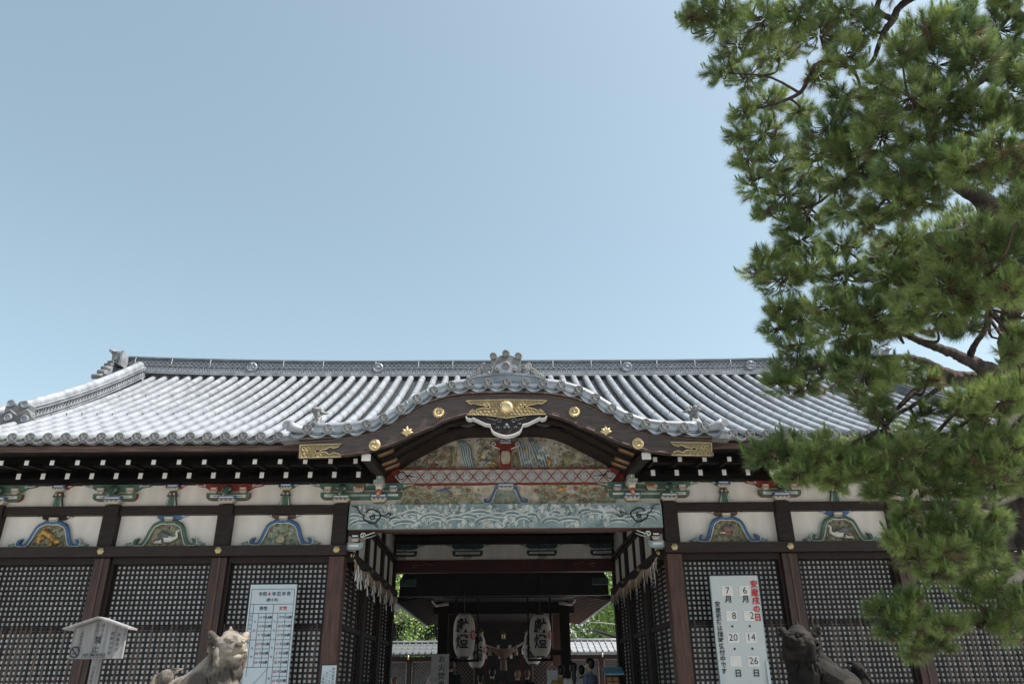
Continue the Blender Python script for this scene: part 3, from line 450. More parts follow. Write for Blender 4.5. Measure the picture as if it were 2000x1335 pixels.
# eave timbers
eave = part('eave_framing', HALL, (0, -1, 4.8))
for s in (-1, 1):
    xa, xb = sorted((s*3.05, s*11)); x2, x3 = sorted((s*2.33, s*10.9)); x4, x5 = sorted((s*2.36, s*11))
    m = MB(); m.box(xa, xb, -2.06, -1.92, 4.80, 4.885); m.build('eave_fascia', BROWN, eave)
    m = MB(); m.box(xa, xb, -2.10, -1.98, 4.888, 4.92); m.build('tile_batten', DARKH, eave)
    m = MB(); m.add([(x4,-2.0,4.80),(x5,-2.0,4.80),(x5,-.02,5.30),(x4,-.02,5.30),(x4,-2.0,4.78),(x5,-2.0,4.78),(x5,-.02,5.28),(x4,-.02,5.28)], [(0,1,2,3),(7,6,5,4),(0,4,5,1),(3,2,6,7)]); m.build('soffit_boards', BLACKW, eave)
    m = MB(); m.box(x2, x3, -1.46, -1.32, 4.735, 4.80); m.build('flying_batten', BLACKW, eave)
def raf(w, h, L, rise):
    m = MB(); a = (w/2, h/2)
    vs = [(-a[0],0,-a[1]),(a[0],0,-a[1]),(a[0],0,a[1]),(-a[0],0,a[1]),(-a[0],L,-a[1]+rise),(a[0],L,-a[1]+rise),(a[0],L,a[1]+rise),(-a[0],L,a[1]+rise)]
    m.add(vs, [(1,0,4,5),(2,1,5,6),(3,2,6,7),(0,3,7,4)], 0)
    m.box(-a[0]-.004, a[0]+.004, -.006, .0, -a[1]-.004, a[1]+.004, 1); return m.mesh('rafter', [BLACKW, WHITE], centre=False)[0]
RU = raf(.056, .066, .55, .05); RL = raf(.060, .086, 1.15, .34)
for i in range(-22, 23):
    x = i*.393+.0
    if abs(x) > 2.3: place('flying_rafter', RU, (x-.01, -1.80, 4.695), eave)
    x = i*.393+.06*(1 if i > 0 else -1)
    if abs(x) > 2.35: place('base_rafter', RL, (x, -1.22, 4.63), eave)
for s in (-1, 1): m = MB(); m.box(*sorted((s*2.33, s*11)), -.22, .14, 4.765, 5.6); m.build('wall_plate', BLACKW, eave)
# ---------------------------------------------------------------- walls: posts, beams, plaster, lattice
wall = part('front_wall', HALL, (0, 0, 2))
for X in BX:
    for s in (-1, 1):
        w = .128
        m = MB(); m.box(s*X-.125, s*X+.125, -.13, .12, 3.70, 4.40); m.build('upper_post', DARK, wall)
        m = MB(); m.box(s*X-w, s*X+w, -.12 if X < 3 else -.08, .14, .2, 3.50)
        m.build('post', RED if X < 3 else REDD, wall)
        if X > 3:
            m = MB(); m.box(s*X-.012, s*X+.030, -.095, -.08, .2, 3.50); m.build('lit_post_strip', RED, wall)  # redder strip stands for a sunlit band down the post
        m = MB(); z = 3.605; m.lathe([(.062,.02),(.062,-.006),(.05,-.016),(.03,-.02),(.022,-.03),(.001,-.032)], (s*X, -.20, z), 'y', 6, smooth=False); m.build('hexagonal_nail_cover', GOLD, wall)
for s in (-1, 1):
    a, b_ = sorted((s*2.73, s*9.1))
    m = MB(); m.box(a, b_, -.185, -.02, 3.515, 3.685); m.build('lower_tie_beam', DARKH, wall)
    for i in range(3):
        a, b_ = sorted((s*(BX[i]+.125), s*(BX[i+1]-.125)))
        m = MB(); m.box(a, b_, -.09, .03, 4.235, 4.388); m.build('upper_tie_beam', DARKH, wall)
        m = MB(); m.box(a, b_, .02, .06, 3.688, 4.233); m.build('plaster_panel', PLAST, wall)
        m = MB(); m.box(a-.1, b_+.1, -.02, .03, 4.39, 4.762); m.build('frieze_plaster', PLAST, wall)
        for xa in (a, b_-.055): m = MB(); m.box(xa, xa+.055, .0, .125, .42, 3.412); m.build('lattice_stile', DARK, wall)
        a += .02; b_ -= .02
        m = MB(); m.box(a, b_, -.03, .10, 3.412, 3.512); m.build('lattice_head', DARK, wall)
        m = MB(); m.box(a, b_, .131, .16, 2.39, 3.41); m.box(a, b_, .091, .12, .3, 2.36); m.build('paper_backing', PAPER, wall)
        m = MB(); m.box(a, b_, .074, .13, 2.36, 2.43); m.build('lattice_rail', DARK, wall); m = MB(); m.box(a, b_, .02, .13, .2, .42); m.build('lattice_sill', DARK, wall)
        a += .035; b_ -= .035; n = 20; p_ = (b_-a-.02)/n; m = MB()
        for k in range(n+1):
            x = a+.01+p_*k+random.uniform(-.0025,.0025); h = .0185
            m.box(x-h, x+h, .098, .112, 2.40, 3.42, 0)
            zt = 2.425+random.uniform(-.02,.02); m.box(x-h, x+h, .056, .072, .42, zt, 1 if random.random() < .5 else 0)
        for k in range(13): z = 3.41-.0815*k; m.box(a, b_, .112, .127, z-.0175, z+.0175, 0)
        for k in range(24): z = 2.335-.0815*k; m.box(a, b_, .072, .087, z-.0175, z+.0175, 1 if k % 2 else 0)
        tag(m.build('lattice_bars', [DARK, WORN], wall), kind='stuff')
# ---------------------------------------------------------------- painted brackets
def block(par, x, y, z, w, h, c1, c2=WHITE, d=.12):
    m = MB(); m.box(x-w/2, x+w/2, y-d, y, z, z+h*.52, 0); m.box(x-w/2+.022, x+w/2-.022, y-d-.004, y-d, z+h*.17, z+h*.37, 1)
    m.taper(x-w/2+.004, x+w/2-.004, y-d+.004, y, z-h*.48, z, w*.16, 2)
    k = w*.16
    for q in range(3): xx = x+(q-1)*w*.25; m.add([(xx-w*.10, y-d+.001, z-.004), (xx+w*.10, y-d+.001, z-.004), (xx, y-d+.012, z-h*.30)], [(0,2,1)], 3)
    return m.build('bearing_block', [c1, c2, CREAM, BLUE], par)
def arm(par, x, y, w, zt, zb, col, scroll=True, d=.09, ln=True):
    h = zt-zb; pts = [(x-w/2, zt), (x-w/2+.02, zt-h*.22), (x-w*.36, zt-h*.45), (x-w*.30, zb+h*.1), (x-w*.26, zb), (x+w*.26, zb), (x+w*.30, zb+h*.1), (x+w*.36, zt-h*.45), (x+w/2-.02, zt-h*.22), (x+w/2, zt)]
    m = MB(); m.prism(pts, y-d, y, 0, 0)
    for s in (-1, 1):
        P = [(x+s*(w*.49), y-d-.004, zt-.015), (x+s*w*.44, y-d-.004, zt-h*.30), (x+s*w*.40, y-d-.004, zt-h*.30)]
        m.tube(P+spiral(x+s*w*.365, zt-h*.33, h*.24, .95, pi*.1, s, 9, .25, y-d-.004), .0075, 4, 1)
    m.build('bracket_arm', [col, WHITE], par)
def boat(par, x, y, w, z0, z1, col, d=.08):
    h = z1-z0; m = MB(); pts = [(x-w/2, z1), (x-w/2, z0+h*.45), (x-w/2+.03, z0+h*.12), (x-w/2+.08, z0), (x+w/2-.08, z0), (x+w/2-.03, z0+h*.12), (x+w/2, z0+h*.45), (x+w/2, z1)]
    m.prism(pts, y-d, y, 0, 3); m.box(x-w/2+.07, x+w/2-.07, y-d-.003, y-d, z0+h*.34, z0+h*.72, 1); m.box(x-w/2+.12, x+w/2-.12, y-d-.005, y-d-.002, z0+h*.5, z0+h*.57, 2)
    m.build('boat_arm', [col, WHITE, INK, REDP], par)
def nose(par, x, y, z, c=GREEN):
    m = MB(); m.tube([(x, y, z+.07), (x, y-.10, z+.10), (x, y-.20, z+.06), (x, y-.25, z-.03), (x, y-.235, z-.09)], [.05, .055, .05, .038, .02], 8)
    m.tube([(x-.02, y-.262, z-.01), (x+.012, y-.268, z-.035), (x-.012, y-.262, z-.06), (x+.01, y-.25, z-.085)], .009, 4, 1)
    for s in (-1, 1): m.tube(spiral(x+s*.045, z+.05, .028, 1.0, 0, s, 8, .3, y-.16), .007, 4, 1)
    m.build('beast_nose', [c, WHITE], par)
def post_bracket(X, col, dc=BLUE, w=1.18, up=True):
    c = part('post_bracket', HALL, (X, -.1, 4.58))
    arm(c, X, -.04, w, 4.757, 4.645, col); boat(c, X, -.04, .76, 4.475, 4.60, GREEN)
    for dx in (-.255, .255): block(c, X+dx, -.04, 4.645, .125, .10, CREAM if col is not REDP else ORANGE)
    m = MB(); m.box(X-.26, X+.26, -.08, -.03, 4.60, 4.64); m.build('arm_filler', CREAM, c)
    block(c, X, -.03, 4.475, .30, .12, dc, d=.17); nose(c, X+.01, -.10, 4.575)
def mid_strut(X, col, lean=0):
    c = part('strut_bracket', HALL, (X, -.05, 4.58))
    arm(c, X, -.03, .42, 4.757, 4.69, col, d=.06); block(c, X, -.03, 4.70, .20, .10, BLUE)
    m = MB(); m.prism([(X-.055, 4.57), (X-.10, 4.385), (X+.10, 4.385), (X+.055, 4.57)], -.085, -.03, 0)
    m.prism([(X-.095, 4.555), (X-.07, 4.585), (X-.055, 4.635), (X+.055, 4.635), (X+.07, 4.585), (X+.095, 4.555), (X+.04, 4.57), (X, 4.552), (X-.04, 4.57)], -.105, -.035, 1)
    for s in (-1, 1): m.lathe([(.018, 0), (.018, -.008), (.001, -.010)], (X+s*.036, -.106, 4.59), 'y', 8, 2); m.tube([(X+s*.045, -.088, 4.55), (X+s*.078, -.088, 4.39)], .006, 4, 2); m.lathe([(.008, 0), (.001, -.006)], (X+s*.036, -.117, 4.59), 'y', 6, 3)
    for q in range(4): m.box(X-.005, X+.005, -.09, -.085, 4.42+.035*q, 4.435+.035*q, 3)
    m.build('green_strut', [GREEN, BROWN, WHITE, INK], c)
KL = [(0,.425),(.12,.425),(.17,.40),(.235,.365),(.285,.28),(.325,.165),(.37,.07),(.425,.025),(.485,.03),(.515,.08),(.495,.115),(.468,.105)]
def kaeru(par, X, z0, col, y=-.02, sc=1.0, wid=.044, up=True):
    m = MB(); L = smoothpts([(a, 0, b) for a, b in KL], 30)
    for s in (-1, 1):
        P = [(X+s*p.x*sc, y-.02, z0+p.z*sc) for p in L]
        R = [wid*(.8 if i < 24 else .8+.1*(i-24))*sc for i in range(30)]
        m.tube(P, R, 8, 0, flat=.7)
        Q = []
        for i in range(30):
            t = (L[min(i+1,29)]-L[max(i-1,0)]).normalized(); nx, nz = t.z, -t.x; Q.append((X+s*(L[i].x+nx*wid*.82)*sc, y-.042, z0+(L[i].z+nz*wid*.82)*sc))
        m.tube([q for q in Q if q[2] > z0+.01], .0085*sc, 4, 1)
        if up:
            for a, ln_ in ((.5, .10), (.15, .16), (-.05, .13)):
                m.tube([(X+s*.53*sc, y-.01, z0+.03), (X+s*(.53+ln_*.6*cos(a)), y-.03, z0+.03+ln_*.6*sin(a)), (X+s*(.53+ln_*cos(a)), y-.01, z0+.025+ln_*sin(a)*1.1)], [.02, .028, .004], 6, 2)
    m.build('frog_leg_frame', [col, WHITE, GREENL], par)
def kaeru_unit(X, col, topcol, motif):
    z0 = 3.69; c = part('frog_leg_strut', HALL, (X, -.05, 3.95)); kaeru(c, X, z0, col)
    arm(c, X, .015, .62, 4.233, 4.165, topcol, d=.05); block(c, X, .0, 4.155, .15, .09, CREAM if topcol is not GREEN else GREENL, d=.08)
    m = MB(); L = [(-a, b) for a, b in KL[:9]][::-1]+KL[:9]; m.prism([(X+a*.93, z0+b*.95) for a, b in L if b > .03]+[(X+.40, z0+.005), (X-.40, z0+.005)], .0, .018, 0); m.build('carving_ground', [OLIVE if motif != 'flower' else SAGE], c)
    r = random.Random(int(X*100)); m = MB()
    for q in range(46):
        h = r.uniform(.03, .36); w = interp(h, [0, .2, .36, .4], [.36, .26, .17, .1]); xx = X+r.uniform(-w, w); zz = z0+h
        sz = r.uniform(.018, .034)
        m.tube(spiral(xx, zz, sz, .8, r.uniform(0, 6), r.choice((-1, 1)), 7, .3, -.012), [.010]*3+[.008]*2+[.005]*2, 4, r.choice((0, 0, 1, 2, 3)))
    tag(m.build('cloud_relief', [SAGE, OLIVE, SAND, PINK if motif != 'tiger' else GREYP], c), kind='stuff')
    m = MB(); y = -.03
    if motif == 'tiger':
        m.tube([(X-.17,y,z0+.20),(X-.10,y-.02,z0+.27),(X+.0,y-.03,z0+.20),(X+.10,y-.03,z0+.11)], [.05,.062,.055,.05], 10)
        m.ell((X+.15,y-.03,z0+.095), (.065,.05,.05)); m.tube([(X-.17,y,z0+.22),(X-.19,y,z0+.13),(X-.16,y,z0+.05)], [.04,.028,.022], 8); m.tube([(X-.10,y,z0+.2),(X-.19,y,z0+.11),(X-.23,y,z0+.10)], [.035,.022,.016], 8)
        m.tube([(X+.05,y,z0+.13),(X+.04,y,z0+.05),(X+.07,y-.01,z0+.03)], [.032,.022,.02], 8); m.tube([(X-.16,y,z0+.27),(X-.13,y-.01,z0+.33),(X-.05,y-.01,z0+.345),(X+.02,y,z0+.33)], [.016,.015,.013,.008], 6)
        for q in range(9): t = q/8; a = Vector((X-.15,y-.05,z0+.26)).lerp(Vector((X+.09,y-.075,z0+.13)), t); m.tube([a+Vector((.03,-.005,.03)), a+Vector((.0,-.014,-.0)), a+Vector((-.015,.0,-.04))], .005, 4, 1)
    elif motif in ('crane', 'goose'):
        f = 1 if motif == 'crane' else -1
        m.ell((X+f*.04,y-.02,z0+.13), (.13,.045,.06), 2); m.tube([(X+f*.13,y-.02,z0+.13),(X+f*.19,y-.02,z0+.17),(X+f*.17,y-.02,z0+.25),(X+f*.21,y-.02,z0+.29)], [.04,.026,.02,.022], 8, 2)
        m.tube([(X-f*.05,y-.02,z0+.10),(X-f*.2,y-.02,z0+.07)], [.05,.01], 8, 2); m.tube([(X+f*.21,y-.02,z0+.285),(X+f*.255,y-.02,z0+.27)], [.012,.003], 5, 0)
        m.tube([(X+f*.06,y-.05,z0+.17),(X-f*.05,y-.06,z0+.21),(X-f*.14,y-.04,z0+.20)], [.035,.05,.02], 8, 3, flat=.4); m.tube([(X-f*.02,y-.05,z0+.12),(X-f*.13,y-.05,z0+.10)], [.035,.015], 8, 3, flat=.4)
    elif motif == 'flower':
        for q in range(7): a = q*2*pi/7; m.ell((X-.01+.045*cos(a), y-.02, z0+.11+.038*sin(a)), (.034,.018,.028), 4)
        m.ell((X-.01,y-.035,z0+.11), (.022,.015,.02), 0)
    else:
        m.ell((X+.0,y-.01,z0+.25), (.10,.03,.07), 5); m.ell((X-.02,y-.02,z0+.16), (.07,.03,.05), 5); m.tube([(X-.15,y-.02,z0+.17),(X-.06,y-.03,z0+.17)], [.012,.018], 6, 2); m.ell((X+.06,y-.02,z0+.26), (.06,.03,.04), 3)
    m.build('animal_relief' if motif != 'flower' else 'flower_relief', [TIGER, INK, WHITE, GREYP, CREAM, PINK], c)
cols = {2.89: GREEN, 4.89: REDP, 6.87: GREEN, 8.87: GREEN}
for s in (-1, 1):
    for X in BX: post_bracket(s*X, cols[X], GREEN if X == 2.89 else BLUE)
    for i in range(3): mid_strut(s*(BX[i]+BX[i+1])/2, GREEN if i == 0 else (REDP if s < 0 or i == 1 else GREEN))
for X, a, b_, mo in ((-7.87, BLUE, DARK, 'tiger'), (-5.88, GREEN, BLUE, 'crane'), (-3.89, BLUE, BROWN, 'flower'), (3.89, BLUE, BROWN, 'bird'), (5.88, GREEN, BLUE, 'goose'), (7.87, BLUE, DARK, 'tiger')):
    kaeru_unit(X, a, b_, mo)
# ================================================================ central bay
centre = part('central_bay', HALL, (0, 0, 4))
# long arms running on over the opening from the door posts, and the purlin brackets
for s in (-1, 1):
    a, b_ = sorted((s*1.95, s*2.75)); m = MB(); m.box(a, b_, -.02, .03, 4.375, 4.762); m.build('frieze_plaster', PLAST, centre)
    m = MB(); a, b_ = sorted((s*2.89, s*1.80)); m.box(a, b_, -.128, -.04, 4.655, 4.755); m.prism([(s*1.80,4.755),(s*1.80,4.66),(s*1.72,4.70),(s*1.62,4.755)], -.128, -.04)
    m.tube([(s*1.62,-.134,4.742),(s*1.72,-.134,4.715)]+spiral(s*1.79, 4.705, .028, .95, 0, -s, 9, .25, -.134), .008, 4, 1); m.build('long_upper_arm', [GREEN, WHITE], centre)
    m = MB(); a, b_ = sorted((s*3.0, s*1.93)); m.box(a, b_, -.125, -.045, 4.475, 4.60, 0); m.prism([(s*1.93,4.60),(s*1.93,4.475),(s*1.87,4.49),(s*1.84,4.54),(s*1.84,4.60)], -.125, -.045)
    a, b_ = sorted((s*2.75, s*2.36)); m.box(a, b_, -.13, -.125, 4.53, 4.555, 1); m.box(a, b_, -.132, -.129, 4.54, 4.546, 2)
    a, b_ = sorted((s*2.10, s*1.90)); m.box(a, b_, -.13, -.125, 4.525, 4.56, 1); m.build('long_lower_arm', [GREEN, WHITE, INK], centre)
    block(centre, s*2.58, -.05, 4.655, .155, .11, ORANGE, BROWN); block(centre, s*1.99, -.05, 4.655, .155, .11, BLUE)
    block(centre, s*2.23, -.06, 4.475, .29, .13, BLUE, d=.18)
    m = MB(); m.tube([(s*2.22,-.2,4.60),(s*2.22,-.30,4.57),(s*2.22,-.34,4.48)], [.055,.05,.03], 8); m.box(s*2.22-.05, s*2.22+.05, -.33, -.2, 4.60, 4.66, 1); m.tube([(s*2.21,-.35,4.55),(s*2.23,-.365,4.50)], .012, 4, 1); m.build('beast_nose', [ORANGE, WHITE], centre)
    block(centre, s*2.22, -.15, 4.70, .18, .10, GREENL, d=.25)
    m = MB(); m.tube([(s*2.20,-.38,4.80),(s*2.20,-.42,4.72)], .045, 6); m.box(s*2.20-.055, s*2.20+.055, -.44, -.2, 4.74, 4.86, 0)
    m.tube([(s*2.20-.02,-.446,4.84),(s*2.20+.005,-.446,4.81),(s*2.20-.005,-.446,4.76)], .012, 4, 1); m.build('purlin_shoe', [GREENL, WHITE], centre)
    m = MB(); x0 = s*2.20; x1 = s*2.13
    m.add([(x0-.07,.0,4.86),(x0+.07,.0,4.86),(x0+.07,.0,5.02),(x0-.07,.0,5.02),(x1-.065,-2.22,4.585),(x1+.065,-2.22,4.585),(x1+.065,-2.22,4.68),(x1-.065,-2.22,4.68)],
          [(4,5,1,0),(5,6,2,1),(6,7,3,2),(7,4,0,3)], 0)
    m.box(x1-.068, x1+.068, -2.228, -2.22, 4.58, 4.685, 1); m.build('gable_purlin', [DARK, WHITE], centre)
    m = MB(); a, b_ = sorted((s*2.05, s*2.42)); m.box(a, b_, -.03, .05, 4.762, 5.1); m.build('red_spandrel', REDP, centre)
    # small cloud carving, block and teal arm under the great beam
    m = MB(); x = s*2.52
    m.tube([(s*2.27,-.13,3.90),(s*2.37,-.14,3.86)]+spiral(s*2.47,3.84,.05,1.3,pi*.0,-s,14,.2,-.145), .011, 5, 0); m.tube([(s*2.25,-.12,3.855),(s*2.34,-.13,3.815),(s*2.46,-.12,3.79)], .012, 5, 1); m.build('cloud_nose', [WHITE, GREENL], centre)
    block(centre, s*2.60, -.04, 3.80, .14, .12, DARK, WHITE, d=.11)
    m = MB(); a, b_ = sorted((s*2.73, s*2.50)); m.prism([(s*2.73,3.72),(s*2.73,3.61),(s*2.52,3.61),(s*2.46,3.64),(s*2.45,3.72)], -.14, -.04, 0); a, b_ = sorted((s*2.70, s*2.53)); m.box(a, b_, -.145, -.14, 3.655, 3.69, 1); m.build('teal_arm', [WAVE1, WHITE], centre)
    m = MB(); a, b_ = sorted((s*2.73, s*2.40)); m.box(a, b_, -.10, .0, 3.86, 3.94); m.build('beam_pad', DARK, centre)
# great rainbow beam carved with waves
gb = part('wave_beam', HALL, (0, -.1, 4.15))
m = MB(); m.box(-2.735, 2.735, -.15, .12, 3.945, 4.371); m.build('beam_body', WAVE1, gb)
m = MB(); xs = np.linspace(-2.73, 2.73, 31); m.band([(x, 3.944) for x in xs], [(x, 3.905+(.02 if abs(x) > 2.05 else 0)) for x in xs], -.135, .10); m.build('beam_underside', RED, gb)
r = random.Random(3); sw = MB(); fo = MB()
for q in range(26):     # long swells
    x = -2.6+5.2*q/25+r.uniform(-.08,.08); zb = r.uniform(3.97, 4.12); R = r.uniform(.16, .32); s = r.choice((-1, 1)); H = r.uniform(.10, .2)
    for k in range(5):
        P = [(max(-2.70, min(2.70, x+s*(R-k*.022)*(-cos(a)))), -.152-.008*sin(a), max(3.96, min(4.355, zb+(H-k*.022)*sin(a)))) for a in np.linspace(.12, pi-.2, 12)]
        sw.tube(P, [.004+.010*sin(pi*i/11) for i in range(12)], 5, (2, 0, 1, 2, 0)[k])
for q in range(15):     # whirl
    if q < 2:
        for k in range(4): sw.tube([((1.0 if q else -.6)+(.14-.03*k)*cos(a), -.156, 4.20+(.07-.016*k)*sin(a)) for a in np.linspace(0, 2*pi, 22)], .008, 4, k % 3)
tag(sw.build('swell_relief', [WAVE1, WAVE2, WAVE3], gb), kind='stuff')
for q in range(125):     # clusters of curling foam
    cx_ = r.uniform(-2.62, 2.62); cz_ = r.choice((r.uniform(3.98, 4.08), r.uniform(4.12, 4.24), r.uniform(4.26, 4.33))); dirn = r.choice((-1, 1))
    for k in range(r.randint(4, 8)):
        a = r.uniform(0, 2*pi); d = r.uniform(.02, .085); x = cx_+d*cos(a)*1.4; z = cz_+d*sin(a)
        if abs(x) > 2.69 or not 3.965 < z < 4.35: continue
        sz = r.uniform(.017, .031); P = spiral(x, z, sz, .9, r.uniform(-.6, 1.4), dirn, 8, .25, -.163)
        tail = [(x-dirn*sz*1.2, -.155, max(3.955, z-sz*2.4)), (x+dirn*sz*.7, -.16, max(3.955, z-sz*1.1))]
        fo.tube(tail+P, [.003, .007]+[.0085]*6+[.006, .004], 4, 0 if r.random() < .75 else 1)
tag(fo.build('foam_relief', [WAVE3, PINK if False else WAVE1], gb), kind='stuff')
for s in (-1, 1):       # dark cloud scrolls at both ends
    m = MB(); cx_, cz_ = s*2.33, 4.16; Y = -.178
    C = []
    for i in range(41):
        a = 2*pi*i/40; rr = .115*(1+.16*abs(cos(2*a+.4))); C.append((cx_+s*rr*1.12*cos(a), Y, cz_+rr*.92*sin(a)))
    m.tube(C[4:], .0135, 5); m.tube(spiral(cx_+s*.0, cz_-.01, .055, 1.25, pi*.6, s, 14, .15, Y), .0125, 5)
    m.tube(smoothpts([(s*2.70,Y+.01,4.345),(s*2.60,Y,4.32),(s*2.54,Y,4.22),(s*2.46,Y,4.17)], 12), [.004]+[.009]*10+[.009], 5)
    m.tube(smoothpts([(s*2.40,Y,4.07),(s*2.30,Y,4.04),(s*2.24,Y+.01,3.99),(s*2.21,Y+.01,3.955)], 10), .006, 5)
    m.tube(smoothpts([(s*2.20,Y,4.18),(s*2.11,Y,4.17),(s*2.04,Y,4.215),(s*2.0,Y,4.20),(s*2.02,Y,4.175)], 12), .009, 5); m.tube(smoothpts([(s*2.05,Y,4.165),(s*2.03,Y,4.13),(s*1.98,Y,4.125),(s*1.92,Y,4.16),(s*1.84,Y+.01,4.18)], 12), [.008]*8+[.006,.005,.004,.002], 5)
    m.build('cloud_scroll', INK, gb)
# flower panel
fp = part('flower_panel', HALL, (0, -.02, 4.56))
m = MB(); m.box(-1.95, 1.95, -.02, .04, 4.373, 4.735); m.build('panel_ground', SAND, fp)
def leaf(mb, x, z, a, L, y, mi, w=.28):
    c, s_ = cos(a), sin(a); P = [(0,0),(.3,w*.8),(.6,w),(1,0),(.6,-w*.7),(.3,-w*.7)]
    vs = [(x+L*(p*c-q*s_), y-(.0 if i in (0,3) else .006), z+L*(p*s_+q*c)) for i, (p, q) in enumerate(P)]+[(x+L*.5*c, y-.02, z+L*.5*s_)]
    mb.add(vs, [(0,6,1),(1,6,2),(2,6,3),(3,6,4),(4,6,5),(5,6,0)][::1], mi, False)
def blossom(mb, x, z, R, y, mi, mc, n=5):
    a0 = r.uniform(0, 1)
    for q in range(n): a = a0+q*2*pi/n; mb.ell((x+R*.55*cos(a), y, z+R*.55*sin(a)), (R*.42, .012, R*.42), mi, 7, 4)
    mb.ell((x, y-.012, z), (R*.3, .012, R*.3), mc, 6, 4)
m = MB(); stems = MB()
for s in (-1, 1):
    for q in range(13):
        x0 = s*r.uniform(.5, 1.9); P = [(x0, -.03, 4.385)]; a = r.uniform(.3, 2.8)
        for k in range(7): a += r.uniform(-.6, .6); x0 += .06*cos(a); P.append((max(-1.92, min(1.92, x0)), -.035, min(4.72, P[-1][2]+.05*abs(sin(a))+.01)))
        if min(abs(p[0]) for p in P) < .42: continue
        stems.tube(P, [.009]*6+[.006, .004], 5, 0)
        for p in P[1:]:
            for _ in range(3): leaf(m, p[0], p[2], r.uniform(0, 6.28), r.uniform(.05, .085), p[1]-.01, r.choice((0, 0, 1, 1, 2)))
for q in range(70):
    x = r.choice((-1, 1))*r.uniform(.45, 1.88); z = r.uniform(4.40, 4.71); leaf(m, x, z, r.uniform(0, 6.28), r.uniform(.05, .09), -.035, r.choice((0, 1, 2)))
for x, z in ((-1.66,4.57),(-1.36,4.69),(-1.36,4.53),(-.98,4.55),(-.66,4.63),(-1.58,4.44),(.55,4.62),(.72,4.56),(.86,4.50),(1.05,4.49),(1.23,4.52),(1.25,4.66),(1.42,4.57),(1.40,4.45),(1.60,4.63),(1.72,4.52),(1.78,4.60)):
    blossom(m, x, z, .045, -.06, 3, 4)
m.tube([(.94,-.06,4.62),(1.0,-.07,4.66),(1.08,-.07,4.60)], [.03,.038,.02], 8, 5); m.tube([(-1.25,-.05,4.62),(-1.1,-.06,4.64),(-.95,-.05,4.60)], [.01,.022,.006], 6, 6)
tag(m.build('flower_relief', [SAGE, KHAKI, OLIVE, PINK, GOLD, TIGER, BLUE], fp), kind='stuff'); tag(stems.build('stem_relief', OLIVE, fp), kind='stuff')
# little frog-leg frame in the middle of the panel
c2 = part('frog_leg_strut', HALL, (0, -.08, 4.5))
kaeru(c2, 0, 4.375, BLUE, y=-.075, sc=.74, up=False)
m = MB(); m.prism([(-.28,4.375),(-.22,4.5),(-.15,4.62),(0,4.66),(.15,4.62),(.22,4.5),(.28,4.375)], -.06, -.021, 0)
for q in range(30):
    x = r.uniform(0, .2); z = 4.385+r.uniform(0, .24*(1-x/.36)); t = r.uniform(0, 6)
    for s in (-1, 1): m.tube(spiral(s*x, z, .026, .9, t, s, 7, .3, -.068), .006, 4, r.choice((1, 2)))
tag(m.build('arabesque_relief', [GREENL, CREAM, SAGE], c2), kind='stuff')
block(c2, 0, -.06, 4.68, .30, .10, BLUE, d=.09); arm(c2, 0, -.03, .62, 4.735, 4.665, SAGE, d=.03)
# beam with the diamond pattern
db = part('diamond_beam', HALL, (0, -.1, 4.87))
m = MB(); m.prism([(-2.09,4.99),(2.09,4.99),(1.98,4.87),(1.78,4.742),(-1.78,4.742),(-1.98,4.87)], -.13, .05); m.box(-2.42, 2.42, -.01, .05, 4.742, 4.99); m.build('beam_body', REDP, db)
m = MB(); m.box(-2.09, 2.09, -.14, -.0, 4.991, 5.01); m.box(-1.80, 1.80, -.138, -.0, 4.728, 4.7415); m.build('beam_edge', REDP, db)
def motif():
    m = MB(); hw, hh = .112, .118
    for a in (0, pi/2, pi, 3*pi/2):
        c, s_ = cos(a), sin(a); L = hw if a in (0, pi) else hh
        for sc_, y, mi in ((1.0, -.006, 0), (.72, -.010, 1), (.40, -.013, 0), (.22, -.016, 3)):
            P = [(.02, -.10), (.45, -.30*1.0), (.95, 0), (.45, .30), (.02, .10)]; o = .30*L*(1-sc_)+.1*L
            vs = [(c*(o+p*L*sc_*.9)-s_*q*L*sc_*1.5, y, s_*(o+p*L*sc_*.9)+c*q*L*sc_*1.5) for p, q in P]
            m.add(vs, [tuple(range(5))], mi)
    m.lathe([(.034,-.004),(.034,-.016),(.001,-.018)], (0,0,0), 'y', 8, 0); m.lathe([(.026,-.016),(.026,-.02),(.001,-.022)], (0,0,0), 'y', 8, 2)
    return m.mesh('diamond_motif', [WHITE, BLUE, CREAM, GREEN], centre=False)[0]
DM = motif(); DP = .2335
for i in range(-8, 9):
    place('diamond_motif', DM, (i*DP, -.13, 4.866), db)
m = MB()
for zz, f in ((4.985, -1), (4.747, 1)):
    for sc_, y, mi in ((1.0, -.004, 0), (.84, -.007, 1), (.5, -.010, 0), (.36, -.013, 2)):
        P = [(-.095, 0), (-.06, .03), (-.022, .065), (0, .088), (.022, .065), (.06, .03), (.095, 0)]; m.add([(p*sc_, y, f*(q*sc_+.002)) for p, q in P], [tuple(range(7))] if f > 0 else [tuple(range(6, -1, -1))], mi)
    HM = m.mesh('half_motif', [WHITE, GREENL, CREAM], centre=False)[0]
    for i in range(-8, 8):
        if abs((i+.5)*DP) < (1.76 if f > 0 else 2.0): place('half_motif', HM, ((i+.5)*DP, -.131, zz), db)
    m = MB()
for s in (-1, 1):
    m = MB(); m.tube([(s*1.86+.07*cos(a), -.15, 4.88+.065*sin(a)) for a in np.linspace(.6, 5.4, 18)], .008, 5); m.tube([(s*1.79,-.15,4.87),(s*1.68,-.15,4.865),(s*1.58,-.145,4.85)], [.008,.01,.003], 5); m.build('ink_scroll', INK, db)
